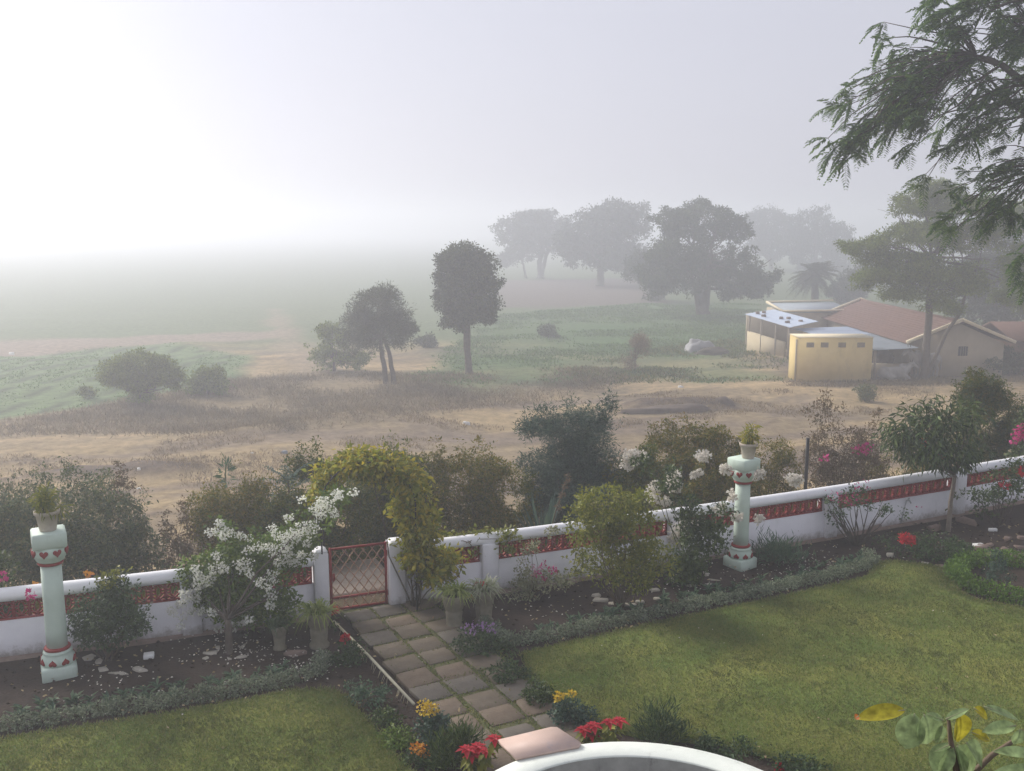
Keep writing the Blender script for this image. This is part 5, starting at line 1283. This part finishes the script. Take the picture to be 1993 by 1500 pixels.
# ------------------------------------------------------------------ the big overhanging tree at the right
tb_ = np.array([13.6, 18.6, 0.0]); hub = np.array([12.8, 18.8, 5.2])
t_ = thing('feathery_tree', 'large feathery leaved tree reaching in from the upper right', 'tree', tb_)
wood = MB(); lf = MB()
wood.tube([tb_ - [0, 0, .2], (13.5, 18.7, 2.5), hub], [.36, .26, .22], 12)
limb_t = [AT(2020, 80, 19), AT(1900, 110, 18.6), AT(1960, 200, 19.4), AT(2060, 320, 19), AT(2000, 0, 18.2), AT(2120, -160, 19.5), AT(2250, 150, 20.5), AT(2350, -50, 17)]
limbs = []
for lt in limb_t:
    q = curve_pts(hub, lt, 10, .08, .3); wood.tube(q, np.linspace(.13, .05, 10), 8); limbs.append((q, lt))
reg = [(1640, 225, 50, 36), (1635, 300, 40, 36), (1850, 50, 130, 60), (1790, 130, 130, 60), (1720, 200, 90, 56), (1680, 270, 70, 46), (1780, 240, 120, 60), (1880, 190, 110, 80), (1740, 310, 90, 40), (1940, 60, 90, 80), (1830, 330, 80, 40), (1920, 300, 70, 60), (1870, 410, 60, 50), (1960, 400, 40, 50), (1990, 520, 22, 40), (2060, 150, 120, 120), (2080, -60, 160, 90), (1900, -60, 100, 60), (2200, 60, 140, 140), (2160, 300, 120, 80)]
RC = np.array(clump_px(reg, 18.9, .9))
wts = (RC[:, 3] * RC[:, 5]); wts[7:12] *= .75; wts /= wts.sum()
LP = np.concatenate([q for q, _ in limbs]); 
for k in range(330):
    c = RC[RNG.choice(len(RC), p=wts)]; tg = c[:3] + rand_dir(1)[0] * c[3:6] * random.random() ** .4
    # start on the nearest limb point up and to the right
    dd = np.linalg.norm(LP - tg - np.array([.7, 0, .0]), axis=1); o = LP[dd.argmin()]
    q = curve_pts(o, tg, 7, .10, .12); wood.tube(q, np.linspace(.022, .006, 7), 4)
    tw = unit((q[-1] - q[-2])[None])[0]
    for j in range(random.randint(5, 8)):
        st = q[-1] if j < 4 else q[random.randint(3, 5)]
        d = tw * .4 + RNG.normal(0, .7, 3) + np.array([-.42, 0, -.1])
        frond(lf, st, d, random.uniform(.30, .44), 12, .15, .040, .5)
wood.build('trunk', 'bark', t_); lf.build('crown', 'lf_feather', t_)

# ------------------------------------------------------------------ dry grass, scrub, crops on the open ground
def scatter(poly_px, n):
    P = np.array([G(p[0], p[1], FIELD_Z)[:2] for p in poly_px]); lo_, hi = P.min(0), P.max(0)
    lo_ = np.maximum(lo_, [-45, 20]); hi = np.minimum(hi, [50, 130])
    Q = RNG.uniform(lo_, hi, (n * 3, 2)); Q = Q[pip(Q, P)]; m = fbm(np.c_[Q * .22, np.full(len(Q), 7.7)], 3) > RNG.uniform(.36, .56, len(Q)); return Q[m][:n]
def tufts(name, lab, cat, Q, mat, hmin, hmax, w, per, lean=.5, spread=.12):
    Q = np.repeat(Q, per, 0) + RNG.normal(0, spread, (len(Q) * per, 2)); n = len(Q); z = terr(Q[:, 0], Q[:, 1])
    d = unit(np.c_[RNG.normal(0, lean, (n, 2)), np.ones(n)])
    mb = MB(); mb.leaves(np.c_[Q, z - .02], d, rand_dir(n), RNG.uniform(hmin, hmax, n), w, .1, .1)
    return tag(mb.build(name, mat), lab, cat, kind='stuff')
DIRT = [(-100, 960), (250, 990), (600, 900), (1000, 850), (1300, 830), (1993, 800), (2050, 740), (1500, 745), (1100, 775), (700, 820), (300, 850), (-100, 850)]
Q = scatter(DIRT, 9000); m_ = fbm(np.c_[Q * .25, np.zeros(len(Q))], 3) > .5
tufts('dry_grass', 'straw coloured dry grass over the rough dirt ground', 'grass', Q[m_], 'lf_drygrass', .05, .2, .03, 6)
SCRUB2 = [(p[0], p[1] + (14 if p[1] > 760 else 0)) for p in SCRUB]
Q = scatter(SCRUB2, 3600)
tufts('dry_scrub', 'brown dry scrub belt below the crop field', 'scrub', Q, 'lf_scrub', .08, .38, .03, 10, .7, .35)
Q = scatter(GREEN_R, 9000)
tufts('green_crop', 'low green crop and weeds of the right field', 'crop', Q, 'lf_crop', .08, .22, .09, 5, .9, .25)
Q = scatter(CROP_L, 9000); f_ = np.sin((Q[:, 0] + .15 * Q[:, 1]) * 2 * math.pi / 1.9) < .2
tufts('crop_rows', 'pale green crop in furrowed rows at left', 'crop', Q[f_][:4500], 'lf_crop', .05, .12, .07, 3, .9, .15)
Q = scatter([(1150, 745), (1530, 738), (1540, 690), (1420, 660), (1240, 680), (1100, 720)], 1600)
tufts('weeds', 'dark weeds before the cattle shed', 'weeds', Q, 'lf_hedge', .1, .3, .07, 8, .9, .35)
Q = scatter([(1540, 752), (1990, 745), (2000, 730), (1540, 738)], 700)
tufts('weeds', 'low dark weeds along the front of the yellow block', 'weeds', Q, 'lf_scrub', .1, .25, .05, 6, .7, .2)
# slope behind the wall: dark undergrowth
n = 9000; x_ = RNG.uniform(-8, 12, n); s_ = RNG.uniform(.3, 6, n); Q = np.c_[x_, wallY(x_) + s_]
Q = Q[~((Q[:, 0] > -3.4) & (Q[:, 0] < -1.4) & (Q[:, 1] < 17))]
tufts('undergrowth', 'dry weedy undergrowth on the bank behind the wall', 'undergrowth', Q, 'lf_hedge_olive', .2, .55, .05, 3, .6, .1)
# bits of litter on the dirt
for k, (px, py, w_, lab) in enumerate(((555, 882, .3, 'bluish rag lying on the dirt left of centre'), (910, 826, .4, 'pale plastic litter on the dirt behind the shrubs'), (270, 913, .16, 'white litter scrap above the left dirt bank'), (270, 952, .16, 'white litter scrap on the left dirt track'), (490, 882, .12, 'white pebble like scrap on the dirt'), (1325, 754, .3, 'white plastic scrap below the green field'), (25, 690, .5, 'white egret like speck in the left crop field'))):
    p = FG(px, py)
    if k == 6: lab = 'small white speck lying in the left crop field'
    mb = stone_mesh(8, (w_, w_ * .6), w_ * .3); me = mb.mesh('litter'); me.materials.append(MATS['bin_blue' if k == 0 else 'paper'])
    o = bpy.data.objects.new('litter', me); COL.objects.link(o); o.location = p; tag(o, lab, 'litter', 'litter on the open ground')
# ------------------------------------------------------------------ earth heap, covered heap
def lump(name, mat, gpx, size, lab, cat, rz=0, noise=.3):
    p = FG(*gpx); mb = MB(); nu, nv = 22, 9; V = []
    for j in range(nv):
        e = j / (nv - 1) * math.pi / 2
        for i in range(nu):
            a = i / nu * 2 * math.pi; V.append((math.cos(a) * math.cos(e), math.sin(a) * math.cos(e), math.sin(e)))
    V = np.array(V); k = 1 + (fbm(V * 2.2 + p, 3) - .5) * 2 * noise; V = V * k[:, None] * np.array(size) / np.array([2, 2, 1])
    V[:, 2] -= .06
    F = [(j * nu + i, j * nu + (i + 1) % nu, (j + 1) * nu + (i + 1) % nu, (j + 1) * nu + i) for j in range(nv - 1) for i in range(nu)]
    mb.add(V, F); me = mb.mesh(name); me.materials.append(MATS[mat]); o = bpy.data.objects.new(name, me); COL.objects.link(o)
    o.location = p; o.rotation_euler = (0, 0, rz); tag(o, lab, cat); return o
lump('earth_mound', 'earth_heap', (1405, 790), (1.25, .8, .5), 'dark lump of dug earth on the dirt track', 'mound', 0, .4)
lump('earth_mound', 'earth_heap', (1300, 800), (4.6, .8, .32), 'long low ridge of dug earth across the dirt track', 'mound', .25, .5)
hp_ = thing('covered_heap', 'heap covered with pale grey sheet in the green field', 'heap', FG(1370, 684))
o = lump('sheet', 'tarp', (1362, 684), (2.1, 1.5, .85), None, None, .1, .5)
ORI_ = o.location.copy(); o.parent = hp_; o.location = ORI_ - Vector(hp_.location)
o = lump('heap', 'hay_dark', (1385, 688), (2.3, 1.5, .5), None, None, .1, .4); ORI_ = o.location.copy(); o.parent = hp_; o.location = ORI_ - Vector(hp_.location)

# ------------------------------------------------------------------ farm buildings
FZ = FIELD_Z - .1
def at3(px, py, Y): return AT(px, py, Y)
def wbox(root, name, mat, x0, x1, y0, y1, z0, z1):
    mb = MB(); mb.box(((x0 + x1) / 2, (y0 + y1) / 2, (z0 + z1) / 2), (x1 - x0, y1 - y0, z1 - z0)); return mb.build(name, mat, root)
# yellow block
bx0 = AT(1553, 700, 52.0)[0]; bx1 = AT(1697, 700, 52.0)[0]; zt = AT(1600, 657, 52.0)[2]
blk = thing('yellow_block', 'small yellow flat roofed block with four vents', 'outbuilding', ((bx0 + bx1) / 2, 52.8, FZ))
w0 = wbox(blk, 'wall', 'yellow_plaster', bx0, bx1, 52.0, 53.7, FZ - .2, zt)
wbox(blk, 'roof_edge', 'cream_trim', bx0 - .03, bx1 + .03, 51.97, 53.73, zt - .002, zt + .03)
for px in (1577, 1605, 1639, 1676):
    c = AT(px, 671, 52.0); v = wbox(blk, 'vent', 'vent_grille', c[0] - .2, c[0] + .2, 51.985, 52.05, c[2] - .13, c[2] + .13)
    for k in range(4):
        wbox(v, 'louvre', 'cream_trim' if k == -1 else 'tan_plaster', c[0] - .19, c[0] + .19, 51.965, 51.984, c[2] - .11 + k * .065, c[2] - .085 + k * .065)
for k in range(1):
    mb = MB(); mb.tube([(bx0 - .08, 52.1, FZ), (bx0 - .08, 52.1, zt - .1)], .05, 8); mb.build('drain_pipe', 'tan_plaster', blk)
# farmhouse: ridge runs away from the camera
EX, RX, EX2, NY, FY = 22.15, 25.0, 27.85, 54.2, 70.0
EZ, RZ = -.97, .22
hs_ = thing('farmhouse', 'long farmhouse with red tiled gable roof and cream trim', 'house', (RX, NY, FZ))
mb = MB(); V = [(EX + .35, NY, FZ - .2), (EX2 - .35, NY, FZ - .2), (EX2 - .35, NY, EZ + .02), (RX, NY, RZ - .08), (EX + .35, NY, EZ + .02)]
V2 = [(x, FY - .2, z) for x, y, z in V]; mb.add(V + V2, [(4, 3, 2, 1, 0), (5, 6, 7, 8, 9), (0, 1, 6, 5), (1, 2, 7, 6), (2, 3, 8, 7), (3, 4, 9, 8), (4, 0, 5, 9)][::1]); mb.build('wall', 'tan_plaster', hs_)
def tile_slope(xa, za, xb, zb, y0, y1, courses, name):
    mb = MB(); ny_ = int((y1 - y0) / .085)
    ys = np.linspace(y0, y1, ny_ + 1); wave = .035 * np.abs(np.sin(np.arange(ny_ + 1) * math.pi / 3))
    for k in range(courses):
        u0 = k / courses; u1 = (k + 1.12) / courses
        p0 = np.array([xa + (xb - xa) * u0, za + (zb - za) * u0 + .05]); p1 = np.array([xa + (xb - xa) * min(u1, 1), za + (zb - za) * min(u1, 1) + .01])
        jz = RNG.normal(0, .008, ny_ + 1)
        V = np.concatenate([np.stack([np.full(ny_ + 1, p0[0]), ys, p0[1] + wave + jz - .05], 1), np.stack([np.full(ny_ + 1, p0[0]), ys, p0[1] + wave + jz], 1), np.stack([np.full(ny_ + 1, p1[0]), ys, p1[1] + wave], 1)])
        i = np.arange(ny_); n_ = ny_ + 1
        F = np.concatenate([np.stack([i, i + 1, n_ + i + 1, n_ + i], 1), np.stack([n_ + i, n_ + i + 1, 2 * n_ + i + 1, 2 * n_ + i], 1)])
        mb.add(V, F)
    return mb.build(name, 'tile_red', hs_)
r_ = tile_slope(EX - .15, EZ, RX, RZ, NY - .15, FY, 14, 'roof')
tile_slope(EX2 + .15, EZ, RX, RZ, NY - .15, FY, 14, 'roof')
mb = MB(); mb.tube([(RX, NY - .2, RZ + .06), (RX, (NY + FY) / 2, RZ + .03), (RX, FY, RZ + .06)], .1, 8); mb.build('ridge', 'tile_red', hs_)
for (ya, sgn) in ((NY - .19, -1), (FY + .04, 1)):
    for xe in (EX - .18, EX2 + .18):
        mb = MB(); mb.bar((xe, ya, EZ + .10), (RX, ya, RZ + .16), .14, .17); mb.build('verge_trim', 'cream_trim', hs_)
c = AT(1874, 683, NY); wbox(hs_, 'window', 'dark_void', c[0] - .26, c[0] + .26, NY - .03, NY + .05, c[2] - .26, c[2] + .26)
mb = MB()
for k in (-1, 0, 1): mb.tube([(c[0] + k * .13, NY - .045, c[2] - .25), (c[0] + k * .13, NY - .045, c[2] + .25)], .012, 5)
mb.build('window_bars', 'wood_post', hs_)
# annex at far right
an = thing('annex_hut', 'brown walled hut with tiled roof right of the farmhouse', 'hut', (30.2, 56, FZ))
wbox(an, 'wall', 'brick_brown', 28.3, 33.5, 56.0, 60, FZ - .2, -.75)
mb = MB(); mb.add([(28.0, 54.2, -.8), (33.7, 54.2, -.8), (33.7, 57, .0), (28.0, 57, .0), (28.0, 59.3, -.8), (33.7, 59.3, -.8)], [(0, 1, 2, 3), (3, 2, 5, 4)]); o = mb.build('roof', 'tile_red', an); sm = o.modifiers.new('t', 'SOLIDIFY'); sm.thickness = .1
# cattle shed: corrugated lean-to against the farmhouse
sh = thing('cattle_shed', 'open cattle shed with corrugated sheet roof on posts', 'shed', (18.6, 58, FZ))
def corr_sheet(p00, p01, p11, p10, mat, name='roof_sheet', waves=9):
    n_ = waves * 6; u = np.linspace(0, 1, n_ + 1)[:, None]; p00, p01, p11, p10 = [np.asarray(q, float) for q in (p00, p01, p11, p10)]
    w = .022 * np.sin(np.arange(n_ + 1) * 2 * math.pi / 6)
    a = p00 + (p01 - p00) * u; b = p10 + (p11 - p10) * u; a[:, 2] += w; b[:, 2] += w
    mb = MB(); i = np.arange(n_); N_ = n_ + 1
    V = np.concatenate([a, b, a - [0, 0, .012], b - [0, 0, .012]])
    mb.add(V, np.concatenate([np.stack([i, i + 1, N_ + i + 1, N_ + i], 1), np.stack([2 * N_ + i + 1, 2 * N_ + i, 3 * N_ + i, 3 * N_ + i + 1], 1)]))
    return mb.build(name, mat, sh)
LZ, HZ, HX = -1.15, -1.02, 22.1
def LXf(y): return 19.7 + (18.4 - 19.7) * (y - 53.0) / 11
LX = 19.7
edge = np.linspace(52.7, 64.0, 11)
for k in range(10):
    off = random.uniform(-.02, .02)
    corr_sheet((LXf(edge[k]) + random.uniform(-.08, .08), edge[k], LZ + off), (LXf(edge[k + 1]) + random.uniform(-.08, .08), edge[k + 1] + .06, LZ + off), (HX, edge[k + 1] + .06, HZ + off), (HX, edge[k], HZ + off), 'tin_grey' if k < 6 else 'tin_blue')
# far part turned towards the field
A1, A2, A3, A4 = AT(1449, 611, 65.5), AT(1537, 637, 61.6), AT(1592, 625, 63.2), AT(1506, 602, 67.2)
for k in range(5):
    u0, u1 = k / 5, (k + 1.05) / 5
    corr_sheet(A1 + (A4 - A1) * u0, A1 + (A4 - A1) * u1, A2 + (A3 - A2) * u1, A2 + (A3 - A2) * u0, 'tin_blue', waves=5)
for (px, Y) in ((1457, 65.3), (1481, 64.2), (1509, 63.1), (1533, 62.0)):
    u = (px - 1449) / 88; q = A1 + (A2 - A1) * u; x = q[0] + .12; mb = MB(); mb.tube([(x, q[1] + .1, tz(x, q[1])), (x, q[1] + .1, q[2] - .02)], .06, 7); mb.build('post', 'wood_post', sh)
mb = MB(); a_, b_ = AT(1453, 678, 65.3), AT(1524, 687, 62.3); 
a_[2] = b_[2] = FZ; d_ = (b_ - a_); n_ = np.array([-d_[1], d_[0], 0]) / np.linalg.norm(d_) * .2
mb.add([a_ - [0, 0, .2], b_ - [0, 0, .2], b_ + n_ - [0, 0, .2], a_ + n_ - [0, 0, .2], a_ + [0, 0, 1.35], b_ + [0, 0, .95], b_ + n_ + [0, 0, .95], a_ + n_ + [0, 0, 1.35]], [(3, 2, 1, 0), (4, 5, 6, 7), (0, 1, 5, 4), (1, 2, 6, 5), (2, 3, 7, 6), (3, 0, 4, 7)]); mb.build('low_wall', 'cream_plaster', sh)
wbox(sh, 'side_wall', 'cream_plaster', 18.9, 19.05, 57.5, 61.2, FZ - .2, -1.2)
wbox(sh, 'end_wall', 'cream_plaster', 18.6, 19.9, 62.0, 62.2, FZ - .2, -1.2)
wbox(sh, 'low_wall', 'tan_plaster', 19.7, 22.0, 53.5, 53.7, FZ - .2, FZ + .78)
for y_ in (53.2, 56.8): 
    for x_ in (19.95, 21.9): mb = MB(); mb.tube([(x_, y_, FZ - .1), (x_, y_, LZ + .02 + (x_ - LX) / (HX - LX) * (HZ - LZ) - .05)], .07, 7); mb.build('post', 'wood_post', sh)
wbox(sh, 'inner_wall', 'cream_plaster', 19.8, 22.1, 56.9, 57.0, FZ - .2, -1.15)
wbox(sh, 'door', 'wood_red', 19.85, 20.3, 56.84, 56.9, FZ, -1.3)
wbox(sh, 'added_shade_wall', 'tan_plaster', 16.3, 20.2, 67.6, 67.8, FZ - .2, -.45)  # partition added to make the open shed look dark inside
lb_ = thing('fodder_heap', 'dark fodder heap under the shed roof', 'heap', (21.1, 55.2, FZ))
mb = MB(); V = rand_dir(160) * np.array([.65, .6, .55]) ; import bmesh
bm = bmesh.new(); [bm.verts.new(v) for v in V * (1 + RNG.normal(0, .06, (160, 1)))]; bmesh.ops.convex_hull(bm, input=bm.verts)
me = bpy.data.meshes.new('heap'); bm.to_mesh(me); bm.free(); me.materials.append(MATS['hay_dark']); o = bpy.data.objects.new('heap', me); COL.objects.link(o); o.parent = lb_; o.location = (-.0, 0, .85); o.scale = (1, 1, 1.0)
mb = MB(); mb.box((21.1, 55.2, FZ + .25), (1.5, 1.1, .7), 0, .05); mb.build('platform', 'hay_dark', lb_)
# flat roofed part behind with cream parapet lines
bk = thing('back_building', 'grey flat roofed building with cream edges behind the shed', 'building', (20.2, 70, FZ))
c0, c1 = AT(1521, 597, 69.5), AT(1650, 588, 71.5)
wbox(bk, 'wall', 'tan_plaster', c0[0], 24.0, 69.3, 73.5, FZ - .2, -.5)
mb = MB(); mb.add([(c0[0], 69.2, -.50), (24.2, 69.2, -.42), (24.2, 73.6, -.12), (c0[0], 73.6, -.2)], [(0, 1, 2, 3)]); o = mb.build('roof', 'tin_grey', bk); sm = o.modifiers.new('t', 'SOLIDIFY'); sm.thickness = .08
for (a_, b_) in (((c0[0], 69.15, -.44), (24.2, 69.15, -.36)), ((c0[0] - .02, 73.6, -.12), (24.2, 73.6, .0)), ((c0[0], 69.15, -.44), (c0[0], 73.6, -.12))):
    mb = MB(); mb.bar(a_, b_, .14, .14); mb.build('parapet', 'cream_trim', bk)
# stones holding the sheets down
for i, (u, v) in enumerate(((.1, .35), (.12, .6), (.3, .25), (.33, .3), (.55, .5), (.62, .7), (.8, .3), (.85, .75))):
    q = A1 + (A2 - A1) * u + (A4 - A1) * v * .8
    q[2] = A1[2] + (A2[2] - A1[2]) * u + (A4[2] - A1[2]) * v * .8 + .02
    mb = stone_mesh(7, (.32, .3), .14); me = mb.mesh('stone'); me.materials.append(MATS['stone_brown']); o = bpy.data.objects.new('roof_stone', me); COL.objects.link(o); o.location = q
    tag(o, 'dark stone weighing down the blue sheet roof', 'stone', 'stones on the sheet roof')
# ------------------------------------------------------------------ cattle
def ellip(mb, c, r, rot=None, nu=14, nv=9):
    V = [];
    for j in range(nv + 1):
        e = -math.pi / 2 + math.pi * j / nv
        for i in range(nu): V.append((math.cos(2 * math.pi * i / nu) * math.cos(e), math.sin(2 * math.pi * i / nu) * math.cos(e), math.sin(e)))
    V = np.array(V) * np.array(r)
    if rot is not None: V = V @ np.array(rot).T
    mb.add(V + np.asarray(c, float), [(j * nu + i, j * nu + (i + 1) % nu, (j + 1) * nu + (i + 1) % nu, (j + 1) * nu + i) for j in range(nv) for i in range(nu)])
def cow(loc, rz, lying, lab):
    t_ = thing('cow', lab, 'cow', loc, 'cattle by the farmhouse'); t_.rotation_euler = (0, 0, rz)
    ORI[t_.name] = np.zeros(3); mb = MB()
    h = .36 if lying else .98
    ellip(mb, (0, 0, h + .05), (.72, .30, .36)); ellip(mb, (.48, 0, h + .06), (.34, .27, .38)); ellip(mb, (-.55, 0, h + .08), (.34, .28, .34))
    ellip(mb, (.48, 0, h + .44), (.18, .10, .14))                      # hump
    mb.tube([(.6, 0, h + .15), (.85, 0, h + .38), (1.0, 0, h + .52)], [.24, .17, .13], 10)
    mb.tube([(.98, 0, h + .60), (1.12, 0, h + .50), (1.32, 0, h + .34), (1.40, 0, h + .28)], [.11, .125, .085, .07], 10)
    mb.tube([(.55, 0, h - .1), (.8, 0, h + .05), (.98, 0, h + .36)], [.07, .07, .05], 6)  # dewlap
    for s in (-1, 1): mb.tube([(1.02, s * .09, h + .56), (1.0, s * .24, h + .52)], [.04, .05], 6)
    if lying:
        for s in (-1, 1):
            mb.tube([(.55, s * .2, .3), (.85, s * .26, .14), (.55, s * .24, .06)], [.12, .08, .05], 8)
            mb.tube([(-.5, s * .24, .34), (-.1, s * .36, .2), (-.45, s * .36, .07), (-.2, s * .4, .05)], [.2, .12, .07, .05], 8)
    else:
        for s in (-1, 1):
            mb.tube([(.5, s * .17, h), (.5, s * .17, .52), (.47, s * .17, .10), (.5, s * .17, .0)], [.14, .085, .055, .06], 8)
            mb.tube([(-.6, s * .17, h + .05), (-.5, s * .18, .72), (-.68, s * .17, .48), (-.64, s * .17, .1), (-.61, s * .17, .0)], [.2, .14, .075, .055, .06], 8)
    o = mb.build('body', 'cow_hide', t_, True); rm = o.modifiers.new('r', 'REMESH'); rm.mode = 'VOXEL'; rm.voxel_size = .035; rm.use_smooth_shade = True
    sm = o.modifiers.new('s', 'SMOOTH'); sm.iterations = 4
    for s in (-1, 1):
        mb = MB(); mb.tube([(1.0, s * .06, h + .64), (.98, s * .14, h + .78), (1.04, s * .13, h + .92)], [.03, .024, .008], 7); mb.build('horn', 'cow_horn', t_, True)
    mb = MB(); mb.tube([(-.86, 0, h + .22), (-.95, .02, h), (-.93, .03, max(.06, h - .55))], [.035, .025, .03], 6); mb.build('tail', 'cow_hide', t_, True)
p = FG(1738, 740); cow((p[0], p[1], p[2]), .12, True, 'pale grey humped cow lying on the ground near trunk')
p = FG(1803, 737); cow((p[0], 53.3, tz(p[0], 53.3)), math.pi + .15, False, 'grey humped cow standing behind the tree trunk')
